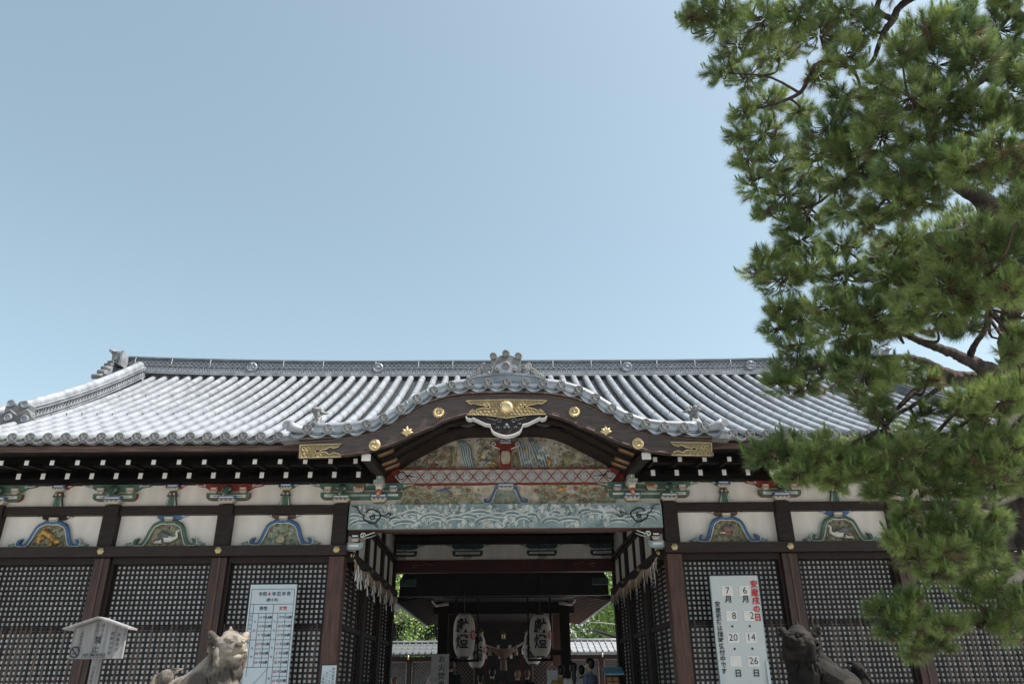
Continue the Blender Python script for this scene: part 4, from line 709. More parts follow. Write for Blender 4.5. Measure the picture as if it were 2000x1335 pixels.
# tympanum under the gable
OC = [(0,5.605),(.55,5.605),(.74,5.59),(.9,5.555),(1.13,5.463),(1.37,5.325),(1.675,5.16),(1.89,5.02),(2.12,4.90)]
def Oz(x): return interp(abs(x), [p[0] for p in OC], [p[1] for p in OC])
ty = part('tympanum', HALL, (0, 0, 5.3))
xs = np.linspace(-1.95, 1.95, 41); m = MB(); m.band([(x, max(5.0, Oz(x)+.03)) for x in xs], [(x, 4.992) for x in xs], -.02, .04); m.build('tympanum_ground', SAND, ty)
m = MB(); w = MB()
for q in range(620):
    x = r.uniform(-1.85, 1.85); top = Oz(x)-.02
    if abs(x) < .14 or (-.95 < x < -.5) or (.35 < x < .95): continue
    z = r.uniform(5.0, max(5.01, top))
    if x < 0: m.tube(spiral(x, z, r.uniform(.015, .035), .8, r.uniform(0, 6), r.choice((-1, 1)), 6, .3, -.035), .010, 4, r.choice((0, 1, 1, 2, 3)))
    elif x < 1.0 or r.random() < .3: leaf(m, x, z, r.uniform(0, 6.28), r.uniform(.04, .09), -.03, r.choice((0, 1, 2)))
for q in range(70):
    x = r.uniform(-1.75, 1.75); z = r.uniform(5.01, max(5.02, Oz(x)-.03)); m.tube([(x,-.055,z),(x+r.uniform(-.03,.03),-.065,z+r.uniform(.01,.05))], [.006,.003], 4, 4)
for x, z in ((-1.45,5.16),(-1.32,5.08),(-1.15,5.22),(-1.36,5.24),(-1.0,5.15),(-1.55,5.05),(-1.12,5.36)): blossom(m, x, z, .045, -.055, 3, 4)
for q in range(11):   # iris fans on the right
    for x0, n_, h in ((1.12, 9, .40), (1.42, 7, .22), (1.0, 5, .2)):
        a = pi*.25+pi*.5*q/10+r.uniform(-.05, .05); 
        if q < n_: 
            L = h*r.uniform(.8, 1.05); xe = x0+L*cos(a)*.7; ze = min(Oz(xe)-.02, 5.0+L*sin(a)); m.tube([(x0,-.03,5.0),((x0+xe)/2-.01,-.05,5.0+(ze-5.0)*.6),(xe,-.04,ze)], [.010,.014,.002], 5, r.choice((1, 1, 2)))
for x in (1.28, 1.0, 1.6, 1.72): blossom(m, x, 5.05, .035, -.05, 4, 3)
for q in range(16): x = r.uniform(1.3, 1.8); leaf(m, x, r.uniform(5.0, max(5.02, Oz(x)-.05)), r.uniform(0, 3.1), .1, -.03, r.choice((0, 1, 2)))
m.tube([(-.42,-.05,5.22),(-.38,-.06,5.35),(-.36,-.06,5.42)], [.04,.05,.03], 8, 1); m.tube([(-.30,-.05,5.10),(-.22,-.06,5.14),(-.12,-.05,5.04)], [.02,.03,.012], 8, 5)
m.tube([(.78,-.06,5.05),(.80,-.07,5.15),(.76,-.06,5.22)], [.03,.04,.02], 8, 5); m.tube([(.34,-.05,5.45),(.36,-.06,5.3)], [.02,.03], 6, 5)
for x0 in (-.98, -.2, .22): 
    for q in range(9): a = x0+r.uniform(-.07,.07); P = smoothpts([(a,-.03,5.0+r.uniform(0,.1)),(a+r.uniform(-.05,.05),-.055,5.22),(a+r.uniform(-.06,.06),-.04,5.45-.1*(abs(x0) < .5))], 7); m.tube(P, [.008,.012,.010,.012,.009,.006,.003], 5, r.choice((2, 2, 1, 4)))
tag(m.build('garden_relief', [SAGE, KHAKI, OLIVE, PINK, GOLD, TIGER], ty), kind='stuff')
for x0, x1, n_ in ((-.88, -.55, 15), (.18, .50, 13), (.42, .80, 13)):       # waterfalls
    for k in range(n_):
        t = k/(n_-1); xa = x0+.10*t; xb = x0+(x1-x0)*(.45+.55*t)
        w.tube(smoothpts([(xa, -.03, Oz(xa)-.01), (xa+.10*(.5+t), -.06, 5.42), (xb-.06, -.07, 5.24), (xb, -.05, 5.02)], 9), .0085, 4, (0, 1, 2)[k % 3])
for q in range(90):
    cxy = r.choice(((-.45, 5.08, .22, .07), (-.35, 5.25, .1, .12), (.52, 5.12, .18, .10), (.72, 5.33, .12, .12), (.86, 5.12, .08, .12)))
    x = cxy[0]+r.uniform(-1, 1)*cxy[2]; z = cxy[1]+r.uniform(-1, 1)*cxy[3]
    if z < Oz(x)-.03: w.tube(spiral(x, max(5.015, z), r.uniform(.018, .035), .8, r.uniform(-.5, 1.5), r.choice((-1, 1)), 8, .3, -.075), .0075, 4, r.choice((0, 0, 2)))
tag(w.build('waterfall_relief', [WAVE3, WAVE2, WAVE1], ty), kind='stuff')
m = MB()
for q in range(60):    # small clouds under the arch
    x = r.choice((-1, 1))*r.uniform(.2, 1.7); z = Oz(x)-.035-r.uniform(0, .05)
    m.tube(spiral(x, z, r.uniform(.018, .03), 1.0, r.uniform(0, 6), r.choice((-1, 1)), 8, .25, -.07), .007, 4, r.choice((0, 1, 2, 2)))
tag(m.build('cloud_relief', [PINK, BLUE, CREAM], ty), kind='stuff')
kp = part('king_post', HALL, (0, -.1, 5.2))
m = MB(); m.box(-.10, .10, -.13, -.02, 5.011, 5.44); m.prism([(-.28,5.50),(-.25,5.44),(-.17,5.42),(-.12,5.36),(-.10,5.30),(.10,5.30),(.12,5.36),(.17,5.42),(.25,5.44),(.28,5.50)], -.125, -.02); m.build('post_body', REDP, kp)
m = MB(); m.prism([(.085*cos(a)*(1), 5.21+.135*max(-.85, min(.85, sin(a)*1.15))) for a in np.linspace(0, 2*pi, 24, endpoint=False)], -.145, -.131); m.build('painted_cartouche', mat('cartouche_paint', (.33,.30,.19), .6, 0, .3, 14, col2=(.52,.50,.40)), kp)
m = MB()
for s in (-1, 1): m.tube([(s*.10,-.135,5.36),(s*.17,-.14,5.40)]+spiral(s*.21, 5.455, .05, 1.2, -pi*.5, s, 12, .25, -.14), .010, 5)
m.build('white_scroll', WHITE, kp); block(kp, 0, -.03, 5.50, .22, .10, BLUE, d=.12)
m = MB(); m.box(-.05, .05, -.20, -.03, 5.52, 5.62); m.build('king_post_head', REDP, kp)
# ================================================================ curved gable (karahafu)
KC = [(0,5.765),(.285,5.762),(.57,5.75),(.855,5.715),(1.125,5.635),(1.378,5.505),(1.625,5.335),(1.875,5.19),(2.13,5.09),(2.41,5.042),(2.71,5.027),(3.02,5.025),(3.3,5.03)]
def Kz(x): return interp(abs(x), [p[0] for p in KC], [p[1] for p in KC])
KS = smoothpts([(a, 0, b) for a, b in KC], 49)
kx = [p.x for p in KS]; kz = [p.z for p in KS]
def K(x): return interp(abs(x), kx, kz)
gab = part('curved_gable', HALL, (0, -2.2, 5.2)); XS = list(np.linspace(-3.28, 3.28, 83))
def curve_band(name, f1, f0, y0, y1, m, xs=XS):
    b = MB(); b.band([(x, f1(x)) for x in xs], [(x, f0(x)) for x in xs], y0, y1, 0, False); return b.build(name, m, gab)
# back depth: where each strip of the gable roof meets the main slope
def yback(z): return -2.15+5.15*min(1, max(0, (z-4.98)/3.04*1.12))+.2
b = MB(); vs = []
for x in XS: vs += [(x, -2.30, K(x)+.03), (x, min(1.2, yback(K(x)+.05)), K(x)+.05), (x, -2.30, K(x)-.05), (x, min(1.2, yback(K(x)+.05)), K(x)-.06)]
b.add(vs, [q for i in range(len(XS)-1) for q in ((4*i,4*i+4,4*i+5,4*i+1),(4*i+2,4*i+3,4*i+7,4*i+6),(4*i,4*i+2,4*i+6,4*i+4))], 0); b.build('gable_roof_deck', TILE, gab)
RX = [x for x in XS if abs(x) < 3.0]
b = MB(); b.tube([(x, -2.17, K(x)+.115) for x in RX], .062, 10); b.build('verge_roll', TILE, gab)
for i in range(-9, 10):
    x = i*.31; b = MB(); dz = (K(x+.02)-K(x-.02))/.04; t = Vector((1, 0, dz)).normalized()*.012
    b.tube([Vector((x,-2.17,K(x)+.115))-t, Vector((x,-2.17,K(x)+.115))+t], .066, 10); b.build('verge_joint', TILEB, gab)
curve_band('verge_upright_tiles', lambda x: K(x)+.075, lambda x: K(x)-.03, -2.26, -2.20, TILEB, RX)
for x in (0,.285,.57,.855,1.125,1.378,1.625,1.875,2.13,2.41,2.71,3.02):
    for s in ((-1, 1) if x else (1,)):
        place('gable_disc_tile', DISC, (s*x, -2.40, K(x)), gab)
        b = MB(); b.tube([(s*x, -2.37, K(x)), (s*x, -2.22, K(x)+.01)], .072, 12, caps=False); b.build('disc_collar', TILEB, gab)
CX = [0,.285,.57,.855,1.125,1.378,1.625,1.875,2.13,2.41,2.71,3.02,3.3]
for i in range(12):
    for s in (-1, 1):
        xa, xb = CX[i], CX[i+1]; b = MB()
        for (dep, y, th, off) in ((.045, -2.375, .045, -.045), (.03, -2.34, .014, -.02), (.02, -2.32, .012, .0)):
            top = []; bot = []
            for u in np.linspace(0, 1, 8):
                x = xa+(xb-xa)*u; h = sin(pi*u); z = K(xa)+(K(xb)-K(xa))*u+off-dep*h; top.append((s*x, z)); bot.append((s*x, z-th*(.4+.6*h)))
            b.band(top, bot, y, y+.08, 0)
        b.build('gable_lip_tile', TILEB, gab)
BU = [(0,5.612),(.35,5.605),(.63,5.589),(.99,5.531),(1.34,5.389),(1.72,5.15),(2.06,4.995),(2.56,4.91),(3.13,4.862),(3.3,4.862)]
BL = [(0,5.333),(.3,5.325),(.55,5.293),(.86,5.205),(1.0,5.15),(1.10,5.085),(1.135,5.06),(1.16,5.065),(1.48,4.922),(1.78,4.785),(2.16,4.672),(2.54,4.622),(3.12,4.598)]
def smf(P):
    Q = smoothpts([(a, 0, b) for a, b in P], 60); X_ = [p.x for p in Q]; Z_ = [p.z for p in Q]; return lambda x: interp(abs(x), X_, Z_)
fU = smf(BU); fL = lambda x: interp(abs(x), [p[0] for p in BL], [p[1] for p in BL])
BXs = list(np.linspace(-3.13, 3.13, 101))
curve_band('barge_board', fU, fL, -2.33, -2.24, mat('barge_wood', (.055,.036,.030), .45, 0, .4, 2, (2, 6, 22), bump=.15, bscale=10), BXs)
curve_band('verge_fillet', lambda x: K(x)-.085, lambda x: fU(x)-.006, -2.35, -2.2, DARKH, BXs)
b = MB()
b2 = lambda o: [(x, -2.335, fU(x)-o) for x in BXs]
b.tube(b2(.02), .013, 6, 0); b.tube([(x, -2.335, fL(x)+.016) for x in BXs], .012, 6, 0)
b.tube([(x, -2.333, fL(x)+.05) for x in BXs if abs(x) > .5], .006, 5, 0)
b.build('barge_moulding', mat('barge_trim_wood', (.06,.04,.032), .65, 0, .3, 3, (2, 6, 22), col2=(.15,.10,.08)), gab)
# paler brown strip on the underside of the verge, as on the eave board
curve_band('verge_strip', lambda x: K(x)-.115, lambda x: K(x)-.150 if False else max(fU(x)+.0, K(x)-.150), -2.372, -2.351, BROWN, [x for x in BXs if abs(x) > .05])
# soffit with its nested curved ribs
OX = list(np.linspace(-2.35, 2.35, 61)); fO = lambda x: Oz(x) if abs(x) < 2.12 else 4.90-(abs(x)-2.12)*.3
curve_band('gable_soffit', lambda x: fO(x)+.06, lambda x: fO(x)+.012, -2.24, -.02, DARKH, OX)
for k, (y, dz, xm) in enumerate(((-2.05, .085, 2.03), (-1.62, .06, 1.99), (-1.18, .045, 1.95), (-.75, .035, 1.93))):
    Xk = list(np.linspace(-xm, xm, 55)); curve_band('curved_rib', lambda x: fO(x)+.012, lambda x: fO(x)-dz, y, y+.16, DARK, Xk)
for s in (-1, 1):
    for k, (y, x, z) in enumerate(((-1.85, 1.90, 4.80), (-1.45, 1.89, 4.765), (-1.05, 1.90, 4.80))):
        b = MB(); P = [(s*(x-.115), z+.085), (s*(x+.10), z-.005), (s*(x+.12), z-.03), (s*(x-.10), z+.05)]; b.prism(P, y, y+.14, 0); b.tube([(s*(x-.10), y-.004, z+.052), (s*(x+.02), y-.004, z+.0), (s*(x+.12), y-.004, z-.028)], .008, 5, 1)
        b.prism([(s*(x-.06), z+.16), (s*(x+.13), z+.07), (s*(x+.10), z-.005), (s*(x-.115), z+.085)], y+.01, y+.14, 2); b.build('gilded_rib_end', [mat('rib_end_copper', (.20,.10,.05), .5, .4, .2) if k == 0 and s < 0 else bpy.data.materials['rib_end_copper'], GOLD, DARK], gab)
# gilt fittings on the barge board
def hexes(mb, inside, x0, x1, z0, z1, y, p=.062, R=.026):
    row = 0; z = z0
    while z < z1:
        x = x0+(p/2 if row % 2 else 0)
        while x < x1:
            if inside(x, z): mb.tube([(x+R*cos(a), y, z+R*sin(a)) for a in [pi/6+q*pi/3 for q in range(7)]], .0055, 4, 0, False, False)
            x += p
        z += p*.86; row += 1
def fitting(name, poly, parent, y=-2.345):
    f = part(name, parent, (sum(p[0] for p in poly)/len(poly), y, sum(p[1] for p in poly)/len(poly)))
    b = MB(); b.prism(poly, y, y+.012); b.build('engraved_plate', GOLDD, f)
    b = MB(); b.tube([(p[0], y-.004, p[1]) for p in poly]+[(poly[0][0], y-.004, poly[0][1])], .009, 5, 0, False, False)
    def inside(x, z):
        c = False; n = len(poly); mind = 9
        for i in range(n):
            (x1, z1), (x2, z2) = poly[i], poly[(i+1) % n]
            if (z1 > z) != (z2 > z) and x < (x2-x1)*(z-z1)/(z2-z1)+x1: c = not c
            t = max(0, min(1, ((x-x1)*(x2-x1)+(z-z1)*(z2-z1))/((x2-x1)**2+(z2-z1)**2+1e-9))); mind = min(mind, math.hypot(x-x1-t*(x2-x1), z-z1-t*(z2-z1)))
        return c and mind > .024
    xs_ = [p[0] for p in poly]; zs_ = [p[1] for p in poly]; hexes(b, inside, min(xs_), max(xs_), min(zs_)+.03, max(zs_), y-.004)
    b.build('gilt_relief', GOLD, f); return f
for s in (-1, 1):
    fitting('gilt_end_plate', [(s*a, z) for a, z in ((3.115,4.797),(2.49,4.812),(2.54,4.765),(2.60,4.745),(2.66,4.765),(2.72,4.73),(2.80,4.715),(2.86,4.735),(2.87,4.70),(2.86,4.665),(2.80,4.69),(2.72,4.685),(2.66,4.645),(2.60,4.68),(2.53,4.66),(2.485,4.612),(3.10,4.600))], gab)
    X, Z = s*1.047, 5.302; b = MB()
    for q in range(16): a = q*pi/8; b.tube([(X+.02*cos(a), -2.345, Z+.02*sin(a)), (X+.068*cos(a), -2.352, Z+.068*sin(a)), (X+.09*cos(a), -2.345, Z+.09*sin(a))], [.006,.017,.010], 5)
    b.lathe([(.022,0),(.022,-.02),(.001,-.024)], (X,-2.34,Z), 'y', 12); b.build('chrysanthemum_crest', GOLD, gab)
    X, Z = s*1.515, 5.005; b = MB()
    for a, l, wd in ((pi/2, .115, .028), (pi/2+.75, .10, .030), (pi/2-.75, .10, .030), (pi/2+1.35, .10, .024), (pi/2-1.35, .10, .024)): b.tube([(X, -2.35, Z-.05), (X+l*.6*cos(a), -2.36, Z-.04+l*.6*sin(a)), (X+l*cos(a), -2.345, Z-.04+l*1.1*sin(a))], [.02, wd, .004], 6)
    b.ell((X,-2.36,Z-.045), (.03,.015,.04)); b.build('leaf_crest', GOLD, gab)
    X, Z = s*1.995, 4.795; b = MB(); b.lathe([(.088,.0),(.088,-.012),(.07,-.022),(.001,-.026)], (X,-2.335,Z), 'y', 24)
    for q in range(3): b.tube(spiral(X, Z, .055, .42, q*2*pi/3, s, 8, .25, -2.366), [.016,.018,.015,.012,.009,.007,.005,.003], 5)
    b.build('swirl_crest', GOLD, gab)
cp = part('gable_pendant', HALL, (0, -2.34, 5.2))
TP = [(.63,5.487),(.58,5.455),(.55,5.43),(.50,5.445),(.44,5.425),(.36,5.415),(.31,5.395),(.27,5.415),(.255,5.385),(.27,5.355),(.31,5.375),(.36,5.37),(.44,5.35),(.49,5.32),(.52,5.345),(.56,5.31),(.61,5.265),(.40,5.262),(.2,5.24),(0,5.205)]
poly = TP+[(-a, b_) for a, b_ in TP[::-1][1:]]+[(-.3,5.500),(0,5.505),(.3,5.500)]
fitting('gilt_centre_plate', poly, HALL, -2.352)
b = MB(); b.lathe([(.092,0),(.092,-.02),(.07,-.035),(.03,-.03),(.001,-.028)], (0,-2.355,5.375), 'y', 28)
for q in range(26): a = q*2*pi/26; b.ell((.098*cos(a), -2.365, 5.375+.098*sin(a)), (.011,.010,.011), 0, 6, 4)
b.build('gilt_boss', GOLD, cp)
LO = [(.63,5.25),(.60,5.215),(.55,5.205),(.52,5.225),(.47,5.20),(.40,5.165),(.33,5.13),(.25,5.115),(.235,5.05),(.20,5.0),(.13,4.965),(.06,4.945),(0,4.935)]
po = LO+[(-a, b_) for a, b_ in LO[::-1][1:]]+[(-.3,5.27),(0,5.22),(.3,5.27)]
b = MB(); b.prism(po, -2.335, -2.19, 0); b.build('pendant_board', DARK, cp)
b = MB(); ed = [(x, z-.012) for x, z in (LO+[(-a, b_) for a, b_ in LO[::-1][1:]])]; ed2 = [(x*.985, z+.014) for x, z in ed]
b.band(ed2, ed, -2.342, -2.19, 0); b.build('white_scalloped_edge', WHITE, cp)
b = MB()
for s in (-1, 1):
    b.tube([(s*.30,-2.34,5.215),(s*.20,-2.345,5.185)]+spiral(s*.115, 5.165, .05, 1.1, 0, s, 12, .2, -2.345), .009, 5); b.tube(spiral(s*.13, 5.05, .03, .6, 0, s, 7, .3, -2.345), .009, 5); b.tube([(s*.22,-2.342,5.12),(s*.16,-2.345,5.115)], [.01,.006], 5)
b.ell((0,-2.345,5.09), (.03,.02,.035)); b.ell((-.03,-2.345,5.06), (.02,.015,.02)); b.ell((.03,-2.345,5.06), (.02,.015,.02)); b.build('scroll_relief', GREYP, cp)
b = MB()
for s in (-1, 1): b.tube([(0,-2.3,4.94),(s*.03,-2.3,4.91),(s*.05,-2.3,4.925)], .008, 5)
b.box(-.22, .22, -1.9, -1.8, 5.01, 5.09, 1) if False else None
b.build('pendant_tip', WHITE, cp)
# crest tile over the gable
ct = part('gable_crown_tile', HALL, (0, -2.25, 6.1))
xs = np.linspace(-.66, .66, 21); b = MB(); b.band([(x, 5.955-.20*x*x) for x in xs], [(x, 5.845-.22*x*x) for x in xs], -2.27, -2.05); b.build('crown_base', TILEB, ct)
b = MB(); b.band([(x, 5.955-.20*x*x+.02) for x in xs if abs(x) < .6], [(x, 5.955-.20*x*x) for x in xs if abs(x) < .6], -2.29, -2.05); b.build('crown_base_cap', TILE, ct)
HP = [(.24,5.975),(.225,6.05),(.245,6.12),(.235,6.2),(.245,6.27),(.15,6.245),(.10,6.28),(0,6.30)]
b = MB(); b.prism(HP+[(-a, z) for a, z in HP[::-1][1:]], -2.28, -2.12); b.build('ogre_body', TILED, ct)
IN = [(.115,5.975),(.10,6.03),(.16,6.01),(.185,6.05),(.16,6.11),(.10,6.14),(.05,6.17),(0,6.185)]
b = MB(); b.prism(IN+[(-a, z) for a, z in IN[::-1][1:]], -2.305, -2.281); b.build('pale_inset', TILE, ct)
b = MB(); b.lathe([(.058,.0),(.062,-.02),(.048,-.028),(.044,-.014),(.001,-.014)], (0,-2.305,6.095), 'y', 18); 
for s in (-1, 1): b.tube(spiral(s*.13, 6.03, .035, .9, pi*.2, s, 8, .3, -2.31), .010, 5)
b.build('ogre_boss', TILED, ct)
for x, z in ((-.20,6.265),(0,6.31),(.20,6.265)):
    b = MB(); b.lathe([(.055,.05),(.06,0),(.062,-.02),(.046,-.025),(.042,-.012),(.001,-.012)], (x,-2.30,z), 'y', 18); b.build('crown_disc', TILED, ct)
b = MB()
for s in (-1, 1):
    for k in range(5): b.tube(smoothpts([(s*.245,-2.27+.01*k,5.985+.012*k),(s*(.33-.012*k),-2.28,6.0+.012*k),(s*(.40-.022*k),-2.28,6.08),(s*(.37-.02*k),-2.27,6.155-.012*k),(s*(.31-.012*k),-2.26,6.13-.006*k)], 10), .013, 5)
    for k in range(4): b.tube(smoothpts([(s*.38,-2.26,6.06-.03*k),(s*.46,-2.28,6.03-.03*k),(s*.54,-2.27,5.965-.025*k),(s*(.63),-2.26,5.90-.015*k)], 8), [.02,.018,.016,.014,.013,.012,.01,.008], 5)
    for k in range(9): b.ell((s*(.37+.03*k), -2.28, 6.03-.016*k), (.016,.014,.016), 0, 6, 4)
tag(b.build('wave_wing', TILED, ct), kind='stuff')
b = MB(); b.tube([(0,-2.1,6.02),(0,1.2,6.02)], .09, 10); b.build('gable_ridge', TILE, ct)
for s in (-1, 1):
    b = MB(); b.tube([(s*2.98,-2.30,5.06),(s*3.12,-2.36,5.035),(s*3.22,-2.40,5.055),(s*3.30,-2.44,5.075)], [.045,.058,.070,.085], 14); b.lathe([(.07,-.004),(.05,-.006),(.001,-.004)], (s*3.315,-2.46,5.08), 'y', 12); b.build('flared_corner_tile', TILE, gab)
    b = MB(); b.prism([(s*3.05,4.98),(s*3.45,4.93),(s*3.42,4.86),(s*3.1,4.88)], -2.34, -2.12); b.build('corner_lip_tile', TILED, gab)
# roof guardian beasts
def beast(s, label):
    t = thing('roof_guardian_figure', label, 'roof figure', (s*2.98, -2.0, 5.17), 'clay beasts on the lower corners of the curved gable')
    bl = blob('body', [('c', (0,-.04,.02), .055, (.02*-s,0,.16), .05), ('c', (-.02*s,0,.16), .05, (-.05*-s,-.02,.27), .045), ('e', (.02*s,-.05,.05), (.07,.06,.06)), ('c', (-.06*s,0,.26), .035, (-.16*s,.02,.25), .012), ('e', (.03*s,-.05,.29), (.05,.05,.045)), ('c', (.05*s,-.03,.12), .03, (.09*s,-.07,.03), .025), ('c', (-.03*s,-.05,.12), .03, (-.04*s,-.09,.02), .025),
        ('c', (-.02*s,0,.29), .02, (-.03*s,0,.35), .012), ('c', (.04*s,0,.31), .018, (.06*s,0,.36), .01), ('c', (.08*s,-.05,.28), .02, (.11*s,-.06,.26), .015)], [TILED], t, voxel=.010, smooth=2)
    m = MB()
    for q in range(16): m.tube(spiral(random.uniform(-.06,.08)*s, random.uniform(.02,.34), .02, .8, random.uniform(0, 6), random.choice((-1, 1)), 6, .3, random.uniform(-.1,-.05)), .008, 4)
    m.tube([(.02*s,.0,.33),(.05*s,0,.37),(.09*s,0,.36)], [.014,.01,.004], 5); o = m.build('mane_curls', TILED); o.parent = t
    return t
beast(-1, 'grey clay beast with raised tail on left corner of the curved gable'); beast(1, 'grey clay beast on right corner of the curved gable, back to the pine')
# ================================================================ passage through the hall
pas = part('passage', HALL, (0, 3, 3))
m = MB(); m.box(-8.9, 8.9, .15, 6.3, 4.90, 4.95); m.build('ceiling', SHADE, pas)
PY = [.0, 2.07, 4.13, 6.2]
for s in (-1, 1):
    def sb(x0, x1, y0, y1, z0, z1, name, mt):
        a, b_ = sorted((s*x0, s*x1)); q = MB(); q.box(a, b_, y0, y1, z0, z1); return q.build(name, mt, pas)
    for i in (1, 2, 3): sb(2.72, 3.0, PY[i]-.13, PY[i]+.13, .2, 4.9, 'side_post', DARK)
    sb(2.66, 2.80, .14, 6.33, 3.44, 3.62, 'side_tie_beam', DARK); sb(2.70, 2.82, .13, 6.3, 4.26, 4.40, 'side_upper_beam', DARK)
    sb(2.655, 2.665, .1, 6.3, 4.30, 4.32, 'curtain_rail', mat('rail_metal', (.25,.25,.25), .3, .8)) if s < 0 else sb(2.655, 2.665, .1, 6.3, 4.30, 4.32, 'curtain_rail', bpy.data.materials['rail_metal'])
    for i in range(3):
        ya, yb = PY[i]+.13, PY[i+1]-.13
        sb(2.78, 2.82, ya, yb, 3.62, 4.26, 'side_plaster', PLAST); sb(2.78, 2.82, ya, yb, 4.40, 4.9, 'side_frieze', PLAST); sb(2.735, 2.79, (ya+yb)/2-.06, (ya+yb)/2+.06, 3.62, 4.26, 'side_stud', DARK)
        sb(2.84, 2.87, ya, yb, .3, 3.44, 'paper_backing', PAPER)
        q = MB()
        for k in range(35): z = 3.42-.0815*k; a, b_ = sorted((s*2.80, s*2.838)); q.box(a, b_, ya, yb, z-.020, z+.016)
        for k in range(5): y = ya+(yb-ya)*k/4; h = .05 if k in (0, 4) else (.045 if k == 2 else .012); a, b_ = sorted((s*2.765, s*2.799)); q.box(a, b_, y-h, y+h, .3, 3.44)
        a, b_ = sorted((s*2.76, s*2.799)); q.box(a, b_, ya, yb, 2.35, 2.43)
        tag(q.build('slatted_screen', DARK, pas), kind='stuff')
        for xx in (.0,):
            q = MB(); q.lathe([(.035,0),(.035,-.015),(.001,-.02)], (s*2.655, PY[i], 3.53), 'x' , 8); q.tube([(s*2.64,PY[i]+.0,3.50),(s*2.61,PY[i],3.54),(s*2.64,PY[i],3.58)], .008, 4); q.build('brass_hook', GOLD, pas)
    q = MB(); q.tube([(s*2.74,.55,4.50),(s*2.68,.6,4.62),(s*2.72,.7,4.75)], [.07,.10,.08], 8); q.tube([(s*2.70,.45,4.45),(s*2.66,.5,4.38),(s*2.72,.6,4.42)], [.03,.05,.03], 7); q.build('carved_bracket', INK, pas)
# rear frame
rf = part('rear_frame', HALL, (0, 6.2, 3))
m = MB(); m.box(-2.75, 2.75, 6.10, 6.30, 4.03, 4.33); m.build('red_tie_beam', DARKRED, rf)
m = MB(); m.box(-2.75, 2.75, 6.18, 6.24, 4.33, 4.71); m.build('rear_frieze', PLAST, rf)
m = MB(); m.box(-2.9, 2.9, 6.02, 6.3, 4.71, 4.9); m.build('rear_plate', SHADE, rf); m = MB(); m.box(-2.9, 2.9, .14, .3, 4.40, 4.9); m.build('inner_plate', SHADE, rf)
for X in (-2.58, -.92, .95, 2.56):
    arm(rf, X, 6.17, 1.16, 4.71, 4.60, TEAL); boat(rf, X, 6.17, .76, 4.42, 4.55, TEAL); block(rf, X, 6.16, 4.40, .22, .11, DARKRED, TEAL)
    for dx in (-.25, 0, .25): block(rf, X+dx, 6.16, 4.585, .13, .08, TEAL, TEAL)
for s in (-1, 1):
    q = MB(); q.tube([(s*1.75,6.09,4.20),(s*2.0,6.09,4.25),(s*2.05,6.09,4.20)]+spiral(s*2.22,4.20,.07,.9,pi*.9,-s,10,.4,6.09), .008, 4); q.build('line_scroll', PINK, rf)
    q = MB(); q.box(*sorted((s*2.6, s*2.2)), 6.16, 6.24, 3.72, 3.88); q.build('rear_elbow', TEAL, rf)
    q = MB(); q.box(*sorted((s*2.9, s*8.9)), 6.15, 6.25, .2, 4.9); q.build('rear_wall', DARK, rf)
    q = MB(); q.box(*sorted((s*8.85, s*8.95)), .1, 6.2, .2, 4.9); q.build('end_wall', DARK, rf)
# ================================================================ inner worship hall seen through the opening
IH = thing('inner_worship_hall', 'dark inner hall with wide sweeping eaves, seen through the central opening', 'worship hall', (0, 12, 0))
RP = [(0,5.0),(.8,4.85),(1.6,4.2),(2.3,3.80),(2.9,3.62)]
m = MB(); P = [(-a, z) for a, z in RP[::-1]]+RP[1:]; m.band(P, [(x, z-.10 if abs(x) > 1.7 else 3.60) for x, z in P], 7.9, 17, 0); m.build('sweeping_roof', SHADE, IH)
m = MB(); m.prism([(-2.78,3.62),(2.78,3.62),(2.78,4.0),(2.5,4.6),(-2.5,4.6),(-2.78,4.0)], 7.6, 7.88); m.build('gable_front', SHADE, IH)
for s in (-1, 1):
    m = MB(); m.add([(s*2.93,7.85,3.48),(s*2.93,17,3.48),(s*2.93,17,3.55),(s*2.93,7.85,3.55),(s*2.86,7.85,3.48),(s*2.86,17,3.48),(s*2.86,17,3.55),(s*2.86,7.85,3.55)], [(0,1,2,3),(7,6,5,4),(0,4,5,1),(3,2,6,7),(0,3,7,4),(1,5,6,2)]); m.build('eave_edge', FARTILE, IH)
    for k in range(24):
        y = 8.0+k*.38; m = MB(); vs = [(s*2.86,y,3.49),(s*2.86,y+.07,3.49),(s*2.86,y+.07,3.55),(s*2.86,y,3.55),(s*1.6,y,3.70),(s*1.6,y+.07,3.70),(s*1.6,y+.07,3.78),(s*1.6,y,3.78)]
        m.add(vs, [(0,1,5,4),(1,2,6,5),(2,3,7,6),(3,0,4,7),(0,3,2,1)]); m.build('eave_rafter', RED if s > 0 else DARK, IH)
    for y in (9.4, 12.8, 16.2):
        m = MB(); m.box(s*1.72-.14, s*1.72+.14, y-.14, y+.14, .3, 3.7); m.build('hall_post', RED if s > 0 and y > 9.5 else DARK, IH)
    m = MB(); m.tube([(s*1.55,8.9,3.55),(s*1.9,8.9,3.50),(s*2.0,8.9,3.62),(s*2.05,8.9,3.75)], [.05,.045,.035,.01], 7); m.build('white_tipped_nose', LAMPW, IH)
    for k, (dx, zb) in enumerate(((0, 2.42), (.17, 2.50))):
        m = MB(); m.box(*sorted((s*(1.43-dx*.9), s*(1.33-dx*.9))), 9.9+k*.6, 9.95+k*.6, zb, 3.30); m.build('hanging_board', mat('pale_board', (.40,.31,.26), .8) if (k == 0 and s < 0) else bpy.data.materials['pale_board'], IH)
    m = MB(); m.box(*sorted((s*1.72, s*1.2)), 9.3, 9.42, 2.2, 2.34); m.box(*sorted((s*2.9, s*1.5)), 13, 13.1, .9, 1.0); m.build('side_rail', DARKRED, IH)
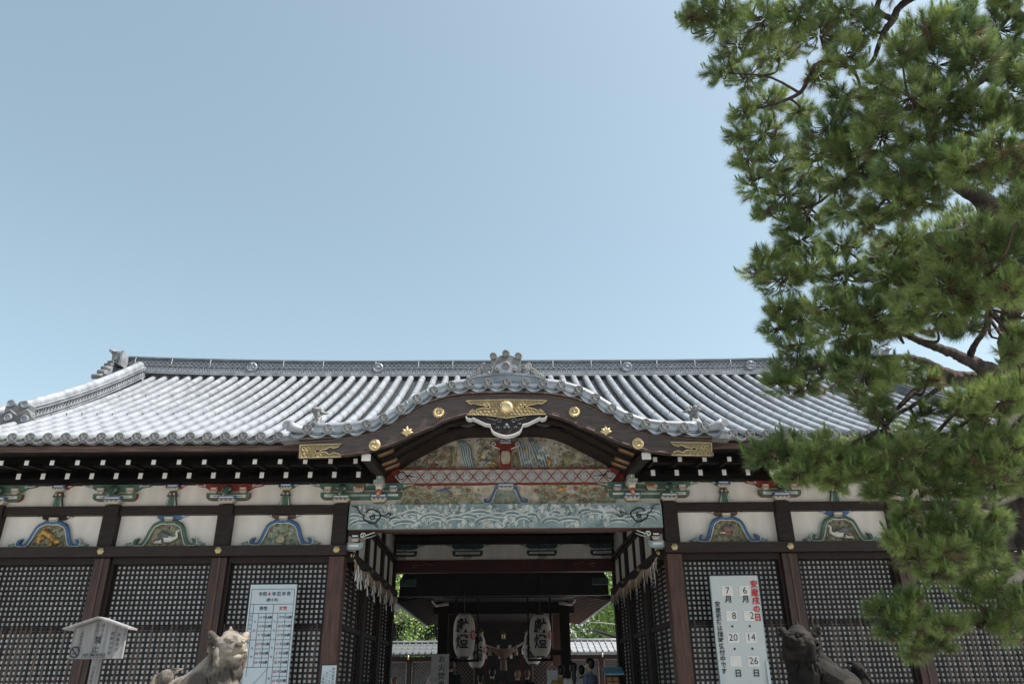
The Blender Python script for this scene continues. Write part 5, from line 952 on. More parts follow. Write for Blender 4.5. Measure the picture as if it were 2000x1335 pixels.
m = MB(); m.box(-2.0, 2.0, 9.3, 9.5, 3.3, 3.62); m.box(-1.9, 1.9, 7.95, 8.1, 3.62, 3.9); m.build('front_beam', SHADE, IH)
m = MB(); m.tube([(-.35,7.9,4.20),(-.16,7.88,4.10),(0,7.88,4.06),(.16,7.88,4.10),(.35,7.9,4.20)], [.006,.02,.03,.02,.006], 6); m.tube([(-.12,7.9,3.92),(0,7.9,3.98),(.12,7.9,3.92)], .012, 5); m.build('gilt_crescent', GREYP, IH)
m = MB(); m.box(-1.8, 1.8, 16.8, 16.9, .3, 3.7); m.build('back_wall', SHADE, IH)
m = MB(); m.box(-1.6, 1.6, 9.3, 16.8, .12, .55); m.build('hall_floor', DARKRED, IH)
def diamond_lattice(x0, x1, z0, z1, y, par, mt, name='diamond_lattice'):
    m = MB(); w = x1-x0; h = z1-z0; n = int((w+h)/.13)
    for k in range(n+1):
        a = k*.13
        for s in (0, 1):
            p0 = (min(a, w), max(0, a-w)); p1 = (max(0, a-h), min(a, h)); f = (lambda q: (x0+q[0], z0+q[1])) if s == 0 else (lambda q: (x1-q[0], z0+q[1]))
            A, B = f(p0), f(p1); m.tube([(A[0], y-.01*s, A[1]), (B[0], y-.01*s, B[1])], .008, 4, 0, False, False)
    m.box(x0-.03, x0+.02, y-.03, y+.03, z0, z1); m.box(x1-.02, x1+.03, y-.03, y+.03, z0, z1); m.box(x0, x1, y-.03, y+.03, z1, z1+.05); m.box(x0, x1, y-.03, y+.03, z0-.05, z0)
    return tag(m.build(name, mt, par), kind='stuff')
for s in (-1, 1): a, b_ = sorted((s*1.62, s*.98)); diamond_lattice(a, b_, 1.2, 2.3, 14.0, IH, mat('lattice_faded', (.18,.12,.11), .7) if s < 0 else bpy.data.materials['lattice_faded'])
m = MB()
for x in (-.62, .62): m.box(x-.05, x+.05, 13.9, 14.0, .5, 2.4)
m.box(-1.0, 1.0, 13.9, 14.0, 2.36, 2.44); m.box(-.4, .4, 14.0, 14.5, .5, 1.5); m.build('altar_frame', DARKRED, IH)
al = thing('altar_rope', 'straw rope with tassels and paper streamers across the altar inside the inner hall', 'rope', (0, 13.5, 2.6))
m = MB(); m.tube(smoothpts([(-.98,13.5,2.72),(-.7,13.5,2.70),(-.42,13.5,2.60),(0,13.5,2.52),(.42,13.5,2.60),(.7,13.5,2.74),(.98,13.5,2.76)], 20), .03, 7); m.build('rope', LAMPW, al)
for x in (-.85, -.45, .42, .9):
    m = MB(); m.tube([(x,13.45,2.66),(x,13.45,2.45),(x,13.45,2.34)], [.02,.05,.06], 7); m.build('straw_tassel', STRAW, al)
def shide_mesh(L, W, y=0):
    m = MB(); n = 4; h = L/n
    for k in range(n):
        dx = (.35 if k % 2 else -.1)*W; m.add([(dx, 0, -k*h), (dx+W, .012*(k % 2), -k*h-.01), (dx+W*.85, .02, -(k+1)*h-.03), (dx-W*.15, .006, -(k+1)*h)], [(0,1,2,3)])
    for s in (-1,): m.add([(-.1*W, 0, -h*.8), (-.6*W, -.02, -h*1.3), (-.45*W, -.03, -h*3.1), (.0, -.01, -h*2.6)], [(0,1,2,3)])
    return m
for x in (-.65, -.2, .18, .65):
    m = shide_mesh(.40, .09); m.v = [(a+x, b_+13.42, c+2.66) for a, b_, c in m.v]; m.build('paper_streamer', SHIDE, al)
m = MB(); m.lathe([(.05,-.25),(.12,-.2),(.42,.0),(.44,.03),(.38,.02),(.05,-.12)], (0,13.2,2.48), 'z', 24); m.lathe([(.12,-.6),(.10,-.3),(.06,-.25)], (0,13.2,2.48), 'z', 12); o = m.build('offering_drum', mat('dull_drum_wood', (.12,.075,.05), .7)); tag(o, 'dull turned wooden bowl shape hanging above the altar in the inner hall', 'drum')
for x, z in ((-.72, 3.0), (.0, 2.93), (.78, 2.97)):
    t = thing('hanging_gilt_lantern', {-.72: 'small gilt metal lantern glinting above the altar, on the left paper lantern side', .0: 'small gilt metal lantern hanging over the middle of the altar rope', .78: 'small gilt metal lantern glinting above the altar, on the right paper lantern side'}[x], 'lantern', (x, 13.0, z), 'gilt lanterns above the altar')
    m = MB(); m.lathe([(.01,.16),(.03,.10),(.10,.05),(.11,.03),(.06,.02)], (x,13,z), 'z', 6, 0, False); m.build('lantern_roof', GOLDD, t); m = MB(); m.lathe([(.05,.02),(.06,-.08),(.075,-.10),(.03,-.12)], (x,13,z), 'z', 6, 0, False); m.build('lantern_body', GOLD, t)
# paper lanterns with brushed characters
def lantern(X, Y, zt, H, R, label, face=0, front=True):
    t = thing('paper_lantern', label, 'lantern', (X, Y, zt-H/2), 'white paper lanterns inside the hall')
    pr = [(.001, 0)]; n = 22
    m = MB(); prof_ = []
    for i in range(n*2+1):
        u = i/(n*2); q = min(1, 1.04*(sin(pi*u))**.20) if 0 < u < 1 else .0
        prof_.append((R*max(.5, q)*(1.0 if i % 2 else .982), -H*u))
    m.lathe([(.001, 0)]+prof_+[(.001, -H)], (X, Y, zt), 'z', 28); m.build('paper_shell', LAMPW, t)
    m = MB(); m.lathe([(R*.5,.03),(R*.5,-.01)], (X,Y,zt), 'z', 20); m.lathe([(R*.5,.01),(R*.5,-.03),(.001,-.03)], (X,Y,zt-H), 'z', 20); m.tube([(X,Y,zt+.02),(X,Y,zt+.9)], .008, 5); m.build('lantern_ring', INK, t)
    def rad(z): u = min(.999, max(.001, (zt-z)/H)); return R*max(.5, min(1, 1.04*sin(pi*u)**.20))+.006
    def wrap(zc, a0): return lambda a, b_: (X+rad(zc+b_)*sin(a0+a/R), Y-rad(zc+b_)*cos(a0+a/R), zc+b_)
    m = MB(); put_text(m, '獻', 0, 0, 0, R*1.3, 0, R*.028, fn=wrap(zt-H*.30, face), fine=.03); put_text(m, '燈', 0, 0, 0, R*1.3, 0, R*.028, fn=wrap(zt-H*.68, face), fine=.03); m.build('brushed_characters', TXT, t)
    m = MB(); a0 = face+1.15; zc = zt-H*.5; f = wrap(zc, a0)
    N = 28; vs = [f(0, 0)]+[f(R*rr_*cos(q*2*pi/N), R*rr_*sin(q*2*pi/N)) for rr_ in (.1, .21, .32, .42) for q in range(N)]; m.add(vs, [(0, 1+q, 1+(q+1) % N) for q in range(N)]+[(1+k_*N+q, 1+(k_+1)*N+q, 1+(k_+1)*N+(q+1) % N, 1+k_*N+(q+1) % N) for k_ in range(3) for q in range(N)], 0)
    for k in range(3): m.tube([Vector(f(p[0], p[2])) for p in spiral(0, 0, R*.26, .45, k*2.1, n=7, shrink=.2)], [.012,.016,.014,.010,.008,.006,.004], 5, 1)
    m.build('red_swirl_crest', [TXTR, LAMPW], t)
lantern(-1.02, 7.1, 3.12, 1.0, .275, 'large white paper lantern with red swirl crest showing, left of the altar', -.15)
lantern(.91, 7.1, 3.09, .98, .275, 'large white paper lantern with two black characters, in front of the right-hand posts', .0)
lantern(-.80, 10.4, 2.85, .92, .26, 'paper lantern half hidden behind and below the big left lantern', .2)
lantern(.93-.08, 10.4, 2.92, .92, .26, 'paper lantern half hidden behind and below the big right lantern', -.25)
for s in (-1, 1):
    t = MB(); X = s*.97-.03; t.box(X-.32, X+.32, 8.0, 8.06, 2.02, 2.08); t.box(X+s*.30-.03, X+s*.30+.03, 8.0, 8.06, 2.02, 3.6); t.box(X-s*.30-.02, X-s*.30+.02, 8.0, 8.06, 2.02, 3.6); t.build('lantern_frame', SHADE, IH)
# ---- background: tiled corridor walls, dark timber store, trees
def corridor(s, label, x0, x1, y, zt, sunny):
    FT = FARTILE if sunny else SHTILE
    t = thing('tiled_corridor', label, 'corridor', ((s*(x0+x1)/2), y, 0), 'tile roofed corridors behind the inner hall')
    a, b_ = sorted((s*x0, s*x1)); m = MB()
    m.add([(a,y-.9,zt-.42),(b_,y-.9,zt-.42),(b_,y+.3,zt+.02),(a,y+.3,zt+.02),(a,y-.9,zt-.48),(b_,y-.9,zt-.48),(b_,y+.3,zt-.10),(a,y+.3,zt-.10)], [(0,1,2,3),(7,6,5,4),(0,4,5,1),(3,2,6,7),(0,3,7,4),(1,5,6,2)]); m.build('roof_bed', FT, t)
    tm = MB(); tm.add([(-.12,0,0),(.12,0,0),(.12,.42,.155),(-.12,.42,.155),(-.12,0,-.03),(.12,0,-.03),(.12,.42,.12),(-.12,.42,.12)], [(0,1,2,3),(0,4,5,1),(0,3,7,4),(1,5,6,2)]); tm.tube([(.125,-.01,.02),(.125,.42,.175)], .03, 6)
    me = tm.mesh('roof_tile', FT, centre=False)[0]; n = int((b_-a)/.25)
    for k in range(n):
        for rr in range(3): place('roof_tile', me, (a+.13+k*.25, y-.93+rr*.40, zt-.405+rr*.147+.01), t)
    m = MB(); m.tube([(a,y+.25,zt+.08),(b_,y+.25,zt+.08)], .07, 8); m.build('ridge_roll', FT, t)
    m = MB(); m.box(a, b_, y-.5, y-.38, zt-.66, zt-.50); m.box(a, b_, y-.5, y-.38, .1, .75)
    m.build('wall_beam', DARK, t)
    k = a+.1
    while k < b_:
        m = MB(); m.box(k-.07, k+.07, y-.52, y-.38, .1, zt-.6); m.build('wall_post', DARK, t); m = MB(); m.tube([(k,y-.95,zt-.45),(k,y-.95,zt-.6)], .03, 6); m.build('brass_drip', GOLD, t)
        if k+1.3 < b_+.4: diamond_lattice(k+.12, min(b_, k+1.25), .85, zt-.70, y-.44, t, bpy.data.materials['lattice_faded'])
        k += 1.37
    m = MB(); m.box(a, b_, y-.36, y-.30, .1, zt-.5); m.build('inner_wall', TEAL, t)
corridor(-1, 'tile roofed corridor in shade behind the white and dark people at far left', 2.5, 6.6, 20, 3.0, False)
corridor(1, 'sunlit tile roofed corridor with lattice windows at far right behind the couple', 2.5, 6.6, 20, 3.02, True)
t = thing('timber_store', 'dark plank-walled building with one small lit window behind the left corridor', 'building', (-4.5, 24.5, 0))
m = MB(); m.box(-6.6, -2.4, 24.3, 26, 0, 4.25); m.build('store_wall', DARK, t)
for k in range(26): m = MB(); x = -6.55+k*.16; m.box(x-.012, x+.012, 24.26, 24.3, 2.6, 4.25); m.build('wall_batten', TEAL, t)
m = MB(); m.add([(-7,23.6,4.1),(-2.1,23.6,4.1),(-2.1,25.3,5.0),(-7,25.3,5.0),(-7,27,4.1),(-2.1,27,4.1)], [(0,1,2,3),(3,2,5,4)]); m.build('store_roof', DARK, t)
m = MB(); m.box(-4.45, -4.15, 24.2, 24.26, 3.25, 3.50); m.build('small_window', CREAM, t)
t = thing('side_roof_gable', 'weathered roof gable with bare pole among leaves beyond the right corridor', 'building', (4.4, 23.5, 0))
m = MB(); m.add([(3.3,23.2,3.35),(4.2,23.2,3.72),(5.6,23.2,3.3),(3.3,25,3.35),(4.2,25,3.72),(5.6,25,3.3)], [(0,1,4,3),(1,2,5,4)]); m.build('gable_roof', OLDW, t); m = MB(); m.box(3.5, 5.4, 23.6, 24.8, 0, 3.3); m.build('gable_wall', OLDW, t)
m = MB(); m.tube([(3.7,23.1,4.0),(4.4,23.1,3.98),(5.6,23.1,3.85)], .03, 6); m.build('bare_pole', OLDW, t)

LEAF = mat('broad_leaf', (.09,.17,.03), .5, 0, .5, .9, col2=(.22,.33,.06)); LEAF.node_tree.nodes['Principled BSDF'].inputs['Transmission Weight'].default_value = 0
def leafy_tree(label, x, y, h, R, n, seed, size=.09, zc=None):
    rg = np.random.default_rng(seed); t = thing('broadleaf_tree', label, 'tree', (x, y, 0), 'leafy trees beyond the buildings')
    m = MB(); m.tube([(x,y,0),(x+.1,y,h*.4),(x,y+.1,h*.75)], [.22,.16,.08], 8)
    for q in range(9):
        a = q*2.4; m.tube([(x,y,h*(.35+.05*q)), (x+R*.5*cos(a),y+R*.5*sin(a),h*(.5+.05*q)), (x+R*.8*cos(a),y+R*.8*sin(a),h*(.58+.045*q))], [.07,.045,.015], 5)
    m.build('trunk', BARK, t)
    K = 26; cc = np.stack([x+rg.normal(0, R*.45, K), y+rg.normal(0, R*.45, K), h*.66+rg.normal(0, R*.55, K)], 1); idx = rg.integers(0, K, n); cc[:, 2] = np.maximum(cc[:, 2], 2.2)
    p = cc[idx]+rg.normal(0, R*.17, (n, 3)); V, F = leaf_quads(p, rg, size); me = bpy.data.meshes.new('crown'); fast_mesh(me, V, F); me.materials.append(LEAF); o = place('crown', me, (0,0,0), t); o['kind'] = 'stuff'
def fast_mesh(me, V, F):
    me.vertices.add(len(V)); me.vertices.foreach_set('co', np.asarray(V, np.float32).ravel())
    n, k = F.shape; me.loops.add(n*k); me.loops.foreach_set('vertex_index', F.astype(np.int32).ravel()); me.polygons.add(n)
    me.polygons.foreach_set('loop_start', np.arange(0, n*k, k, dtype=np.int32)); me.update(calc_edges=True)
def leaf_quads(p, rg, size):
    n = len(p); u = rg.normal(size=(n, 3)); u /= np.linalg.norm(u, axis=1)[:, None]; w = rg.normal(size=(n, 3)); w -= (w*u).sum(1)[:, None]*u; w /= np.linalg.norm(w, axis=1)[:, None]
    s = size*rg.uniform(.6, 1.3, (n, 1)); V = np.stack([p-u*s*.5, p+w*s*.28, p+u*s*.5, p-w*s*.28], 1).reshape(-1, 3); return V, np.arange(n*4).reshape(n, 4)
leafy_tree('bright green tree filling the gap above the left corridor', -6.2, 29, 7.0, 2.6, 9000, 1, .16)
leafy_tree('bright green tree filling the gap above the right corridor', 6.6, 29, 7.4, 3.0, 12000, 2, .16)
leafy_tree('leafy green branchy tree behind the timber store, hanging over its roof', -3.9, 22.6, 5.9, 1.15, 3000, 3, .11)
leafy_tree('dense green tree mass standing furthest back beyond the left corridor', -5.4, 34, 8.5, 3.4, 16000, 5, .2)
leafy_tree('dense green tree mass standing furthest back beyond the right corridor', 5.6, 34, 8.5, 3.4, 16000, 6, .2)
leafy_tree('pale leafy tree top peeping over the roof beside the pine trunk', 20.3, 14, 12.9, 1.7, 5000, 4, .16)
# ================================================================ things in front of the hall
# straw fringe with paper streamers along both passage walls
for s in (-1, 1):
    t = thing('straw_rope_fringe', 'straw rope fringe with white zigzag papers along the '+('left' if s < 0 else 'right')+' wall of the passage', 'sacred rope', (s*2.62, 3, 3.4), 'straw rope fringes in the passage')
    ys = np.linspace(.12, 6.1, 61); P = [(s*2.63, y, 3.47-.085*abs(sin(pi*(y-.12)/1.49))) for y in ys]
    m = MB(); m.tube(P, .016, 5); m.build('twisted_rope', STRAW, t)
    m = MB(); rr = random.Random(9)
    for k in range(250):
        y = rr.uniform(.12, 6.1); z = 3.47-.085*abs(sin(pi*(y-.12)/1.49)); L = rr.uniform(.10, .25); m.tube([(s*2.63, y, z), (s*(2.62+rr.uniform(-.02,.02)), y+rr.uniform(-.02,.02), z-L*.5), (s*(2.62+rr.uniform(-.02,.02)), y+rr.uniform(-.05,.05), z-L)], [.006,.005,.003], 4, 0, False)
    tag(m.build('straw_fringe', STRAW, t), kind='stuff')
    for k, y in enumerate((.30, .62, 1.35, 2.2, 3.0, 3.9, 4.8, 5.6)):
        m = shide_mesh(.38 if k != 1 else .32, .11); z = 3.45-.085*abs(sin(pi*(y-.12)/1.49)); m.v = [(s*2.60-b_*s, y+a*(-s if True else 1), c+z) for a, b_, c in m.v]; m.build('paper_streamer', SHIDE, t)
# board with the table of unlucky ages
t = thing('age_table_board', 'tall pale board printed with a table of ages, propped against the left lattice', 'notice board', (-3.80, -.35, 1.5))
Y = -.30
def PT(u, v): return (-4.225+u*.76, Y+.10*v-.02, 3.025-v*2.12)     # u across, v down; leaning slightly back at the top
def pq(mb, u0, v0, u1, v1, off=.004, mi=0):
    a, b_, c, d = [Vector(PT(*q))-Vector((0, off, 0)) for q in ((u0,v1),(u1,v1),(u1,v0),(u0,v0))]; mb.add([a,b_,c,d], [(0,1,2,3)], mi)
m = MB(); vs = [PT(0,0),PT(1,0),PT(1,1),PT(0,1)]; vs += [(a, b_+.035, c) for a, b_, c in vs]; m.add(vs, [(3,2,1,0),(4,5,6,7),(0,1,5,4),(1,2,6,5),(2,3,7,6),(3,0,4,7)]); m.build('board_panel', ENAMEL, t)
m = MB(); lw = .0045
def hl(v, u0=.04, u1=.96): pq(m, u0, v-lw*.35, u1, v+lw*.35)
def vl(u, v0, v1): pq(m, u-lw, v0, u+lw, v1)
T0, TB = .035, .975; rowsv = [.335+.066*i for i in range(9)]
for v in (T0, .145, .21): hl(v)
RV = [.21+.0635*i for i in range(10)]
for u in (.04, .96): vl(u, T0, .87)
vl(.115, .145, .655); vl(.54, .145, .87)
for i, v in enumerate(RV[1:10]):
    if i < 6: hl(v, .24 if i % 3 != 2 else .04, .54)
    hl(v, .65 if i % 3 != 2 else .54, .96)
hl(.87); hl(.805)
vl(.24, .21, .59); vl(.395, .21, .59); vl(.65, .21, .87); vl(.81, .21, .87); vl(.24, .805, .87); vl(.395, .805, .87)
a, b_ = Vector(PT(.04,.80)), Vector(PT(.54,.60)); m.add([a+Vector((0,-.004,0)), a+Vector((.006,-.004,-.003)), b_+Vector((.004,-.004,-.003)), b_+Vector((0,-.004,0))], [(0,1,2,3)])
tag(m.build('table_rules', TXT, t), kind='stuff')
mk = MB(); mr_ = MB()
def bt(mb, s_, u, v, size, bold=0): 
    P = PT(u, v); put_text(mb, s_, 0, 0, 0, size, 0, bold, fn=lambda a, b2: (P[0]+a, P[1]-.006-.047*b2, P[2]+b2))
bt(mk, '令和', .28, .072, .072, .001); bt(mr_, '4', .42, .072, .085, .001)
for i, ch in enumerate('年厄年表'): bt(mk, ch, .525+.105*i, .072, .072, .001)
bt(mk, '(数え年)', .5, .115, .054, .0008)
bt(mk, '男性', .33, .178, .068, .001); bt(mr_, '女性', .75, .178, .068, .001)
MA = ['11年 24歳','10年 25歳','9年 26歳','57年 41歳','56年 42歳','55年 43歳']; FE = ['17年 18歳','16年 19歳','15年 20歳','3年 32歳','2年 33歳','元年 34歳','62年 36歳','61年 37歳','60年 38歳']
for i, s_ in enumerate(MA):
    a, b2 = s_.split(); v = (RV[i]+RV[i+1])/2; bt(mr_ if i else mk, a[:-1], .29, v, .052, .001); bt(mk, '年', .365, v, .046); bt(mk, b2, .465, v, .050, .001)
for i, s_ in enumerate(FE):
    a, b2 = s_.split(); v = (RV[i]+RV[i+1])/2; bt(mr_ if i else mk, a[:-1], .70, v, .052, .001); bt(mk, '年', .775, v, .046); bt(mk, b2, .885, v, .050, .001)
for u, v, s_ in ((.315,.837,'37年'),(.465,.837,'61歳'),(.73,.837,'37年'),(.885,.837,'61歳')): bt(mk, s_, u, v, .050, .001)
for u, v, s_ in ((.178,.275,'平'),(.178,.335,'成'),(.595,.275,'平'),(.595,.335,'成'),(.595,.46,'平'),(.595,.52,'成'),(.595,.67,'昭'),(.595,.72,'和'),(.595,.825,'昭'),(.595,.853,'和'),(.178,.46,'昭'),(.178,.52,'和'),(.077,.232,'前'),(.077,.258,'厄'),(.077,.295,'厄'),(.077,.322,'年'),(.077,.36,'後'),(.077,.386,'厄'),(.077,.42,'前')): bt(mk, s_, u, v, .038)
tag(mk.build('dark_lettering', TXT, t), kind='stuff'); tag(mr_.build('red_lettering', TXTR, t), kind='stuff')
for x in (-4.18, -3.51): m = MB(); m.box(x-.02, x+.02, -.22, -.19, .2, .95); m.build('board_leg', ENFR, t)
# board with the calendar of dog days
t = thing('calendar_board', 'tall pale board with red title and white date cards, on the right lattice', 'notice board', (3.86, -.35, 1.5))
def PT2(u, v): return (3.405+u*.80, Y+.10*v-.02, 3.10-v*1.66)
m = MB(); vs = [PT2(0,0),PT2(1,0),PT2(1,1),PT2(0,1)]; vs += [(a, b_+.035, c) for a, b_, c in vs]; m.add(vs, [(3,2,1,0),(4,5,6,7),(0,1,5,4),(1,2,6,5),(2,3,7,6),(3,0,4,7)]); m.build('board_panel', mat('pale_enamel', (.50,.53,.52), .5, 0, .04, 1.5), t)
m = MB()
for A, B in (((0,0),(1,0)),((1,0),(1,1)),((1,1),(0,1)),((0,1),(0,0))):
    m.tube([Vector(PT2(*A))+Vector((0,.01,0)), Vector(PT2(*B))+Vector((0,.01,0))], .013, 4)
m.build('board_frame', ENFR, t)
for u in (.02, .98): P = PT2(u, .85); m = MB(); m.box(P[0]-.02, P[0]+.02, P[1]-.03, P[1]+.0, .2, P[2]+.1); m.build('board_leg', ENAMEL, t)
mk = MB(); mr_ = MB()
def bt2(mb, s_, u, v, size, bold=0): 
    P = PT2(u, v); put_text(mb, s_, 0, 0, 0, size, 0, bold, fn=lambda a, b2: (P[0]+a, P[1]-.010-.06*b2, P[2]+b2))
for u, v, n_ in ((.335,.142,'7'),(.70,.142,'6'),(.37,.378,'8'),(.74,.378,'2'),(.355,.578,'20'),(.72,.578,'14'),(.355,.79,''),(.72,.79,'26')):
    a, b_, c, d = [Vector(PT2(u+i*.115, v+j*.048))-Vector((0,.006,0)) for i, j in ((-1,1),(1,1),(1,-1),(-1,-1))]; m = MB(); m.add([a,b_,c,d]+[q+Vector((0,.004,0)) for q in (a,b_,c,d)], [(0,1,2,3),(3,2,6,7),(0,3,7,4),(1,5,6,2)]); m.build('number_card', WHITE, t)
    if n_: bt2(mk, n_, u+(.05 if n_ in '82' else 0), v, .150)
for u in (.34, .70): bt2(mk, '月', u, .225, .12, .003); bt2(mk, '•', u+.02, .477, .13, .002); bt2(mk, '•', u+.02, .682, .13, .002)
for u in (.40, .765): bt2(mk, '日', u-.02, .90, .12, .003)
for i, ch in enumerate('安産戌の日'): bt2(mr_, ch, .905, .085+.078*i, .125, .004)
for i, ch in enumerate('安産祈祷は随時受付中です'): bt2(mk, ch, .10, .27+.0555*i, .092, .002)
tag(mk.build('dark_lettering', TXT, t), kind='stuff'); tag(mr_.build('red_lettering', TXTR, t), kind='stuff')
# small notice on the door post
t = thing('small_notice', 'small white notice with four lines of vertical writing on the left door post', 'notice', (-2.85, -.2, 1.5))
m = MB(); m.box(-2.965, -2.735, -.17, -.15, 1.15, 1.79); m.build('notice_panel', ENAMEL, t); m = MB()
for i, s_ in enumerate(('御本殿周辺', 'ペットを連れ', '立ち入りは', 'ご遠慮下さい')): vtext(m, s_, -2.78-.05*i, -.174, 1.735-.03*i, .042, .05)
tag(m.build('lettering', TXT, t), kind='stuff')
# no smoking sign
t = thing('no_smoking_sign', 'grey weathered wooden no smoking sign under its own little peaked roof', 'sign', (-3.72, -6, 0))
m = MB(); m.prism([(-3.985,1.735),(-3.478,1.735),(-3.478,1.985),(-3.735,2.06),(-3.985,1.985)], -6.02, -5.99); m.build('sign_board', OLDW, t)
for s in (-1, 1):
    m = MB(); x0, x1 = -3.737, -3.737+s*.312; vs = [(x0,-6.11,2.085),(x1,-6.11,1.99),(x1,-5.92,1.99),(x0,-5.92,2.085)]; vs += [(a, b_, c-.016) for a, b_, c in vs]; m.add(vs, [(0,1,2,3),(7,6,5,4),(0,4,5,1),(1,5,6,2),(2,6,7,3)] if s > 0 else [(3,2,1,0),(4,5,6,7),(1,5,4,0),(2,6,5,1),(3,7,6,2)]); m.build('roof_board', OLDW, t)
m = MB(); m.box(-3.775, -3.705, -5.985, -5.93, 0, 1.99); m.build('sign_post', OLDW, t)
m = MB(); Yt = -6.024
put_text(m, '禁', -3.735, Yt, 1.885, .068, 0, .0012); put_text(m, '止', -3.745, Yt, 1.812, .068, 0, .0012); put_text(m, 'NO SMOKING', -3.745, Yt, 1.766, .036, 0, .0006, sx=.95)
put_text(m, 'KYOTO CITY FIRE DEPARTMENT', -3.745, Yt, 1.744, .0165)
vtext(m, '本殿及び', -3.545, Yt, 1.93, .036, .040); vtext(m, '拝殿の付近', -3.605, Yt, 1.94, .036, .040); vtext(m, '焚き火', -3.71, Yt, 2.005, .036, .038); vtext(m, 'たばこ', -3.76, Yt, 2.01, .036, .038); vtext(m, '京都市消防局', -3.90, Yt, 1.945, .026, .028)
m.tube([(-3.935+.043*cos(a), Yt, 1.79+.043*sin(a)) for a in np.linspace(0, 2*pi, 21)], .006, 4, 0, False); m.tube([(-3.965,Yt,1.82),(-3.905,Yt,1.76)], .005, 4); m.box(-3.955, -3.92, Yt-.001, Yt, 1.775, 1.783)
tag(m.build('lettering', TXT, t), kind='stuff')
m = MB(); vtext(m, '公益財団法人', -3.74, -5.988-.0, 1.66, .03, .036); m.v = [(a, -5.99, c) for a, _, c in m.v]; tag(m.build('post_lettering', TXT, t), kind='stuff')
t.scale = (.93, 1, 1); t.location.x += .005
# fire offering board inside
t = thing('offering_board', 'upright white board lettered in black vertical script beside the man in black', 'sign', (-1.40, 4.3, .2))
m = MB(); m.box(-1.585, -1.225, 4.3, 4.34, .8, 2.09); m.box(-1.595, -1.575, 4.29, 4.35, .2, 2.1); m.box(-1.235, -1.215, 4.29, 4.35, .2, 2.1); m.build('board_panel', mat('cream_board', (.30,.285,.26), .8), t)
m = MB(); vtext(m, 'お火焚串', -1.37, 4.295, 1.98, .15, .165, bold=.003); tag(m.build('lettering', TXT, t), kind='stuff')
t = thing('paper_notice', 'white paper notice hanging from a string behind the woman in mustard', 'notice', (1.13, 6.5, 1.7))
m = MB(); m.box(1.02, 1.28, 6.5, 6.51, 1.35, 1.78); m.build('paper_sheet', PAPER, t); m = MB(); m.tube([(1.03,6.5,1.78),(1.15,6.5,1.93),(1.27,6.5,1.78)], .006, 4); m.build('string', WHITE, t)
t = thing('amulet_stand', 'small stand with slanted pale blue top and stacked wooden plaques inside the right wall', 'stand', (2.17, 3.2, .2))
m = MB(); m.add([(2.0,3.0,1.66),(2.36,3.0,1.66),(2.38,3.4,1.78),(1.98,3.4,1.78),(2.0,3.0,1.63),(2.36,3.0,1.63),(2.38,3.4,1.75),(1.98,3.4,1.75)], [(0,1,2,3),(7,6,5,4),(0,4,5,1),(1,5,6,2),(2,6,7,3),(3,7,4,0)]); m.build('blue_top', mat('pale_blue_paint', (.16,.40,.50), .5), t)
m = MB(); m.box(2.03, 2.33, 3.35, 3.4, .2, 1.7); m.build('stand_back', DARKRED, t)
pm = MB(); pm.box(-.055, .055, -.02, .02, -.04, .04); pmm = pm.mesh('wooden_plaque', mat('plaque_wood', (.42,.24,.10), .7, objvar=.2), centre=False)[0]
for i in range(2):
    for k in range(6): place('wooden_plaque', pmm, (2.10+i*.13+.01*(k % 2), 3.31, 1.56-.095*k), t)
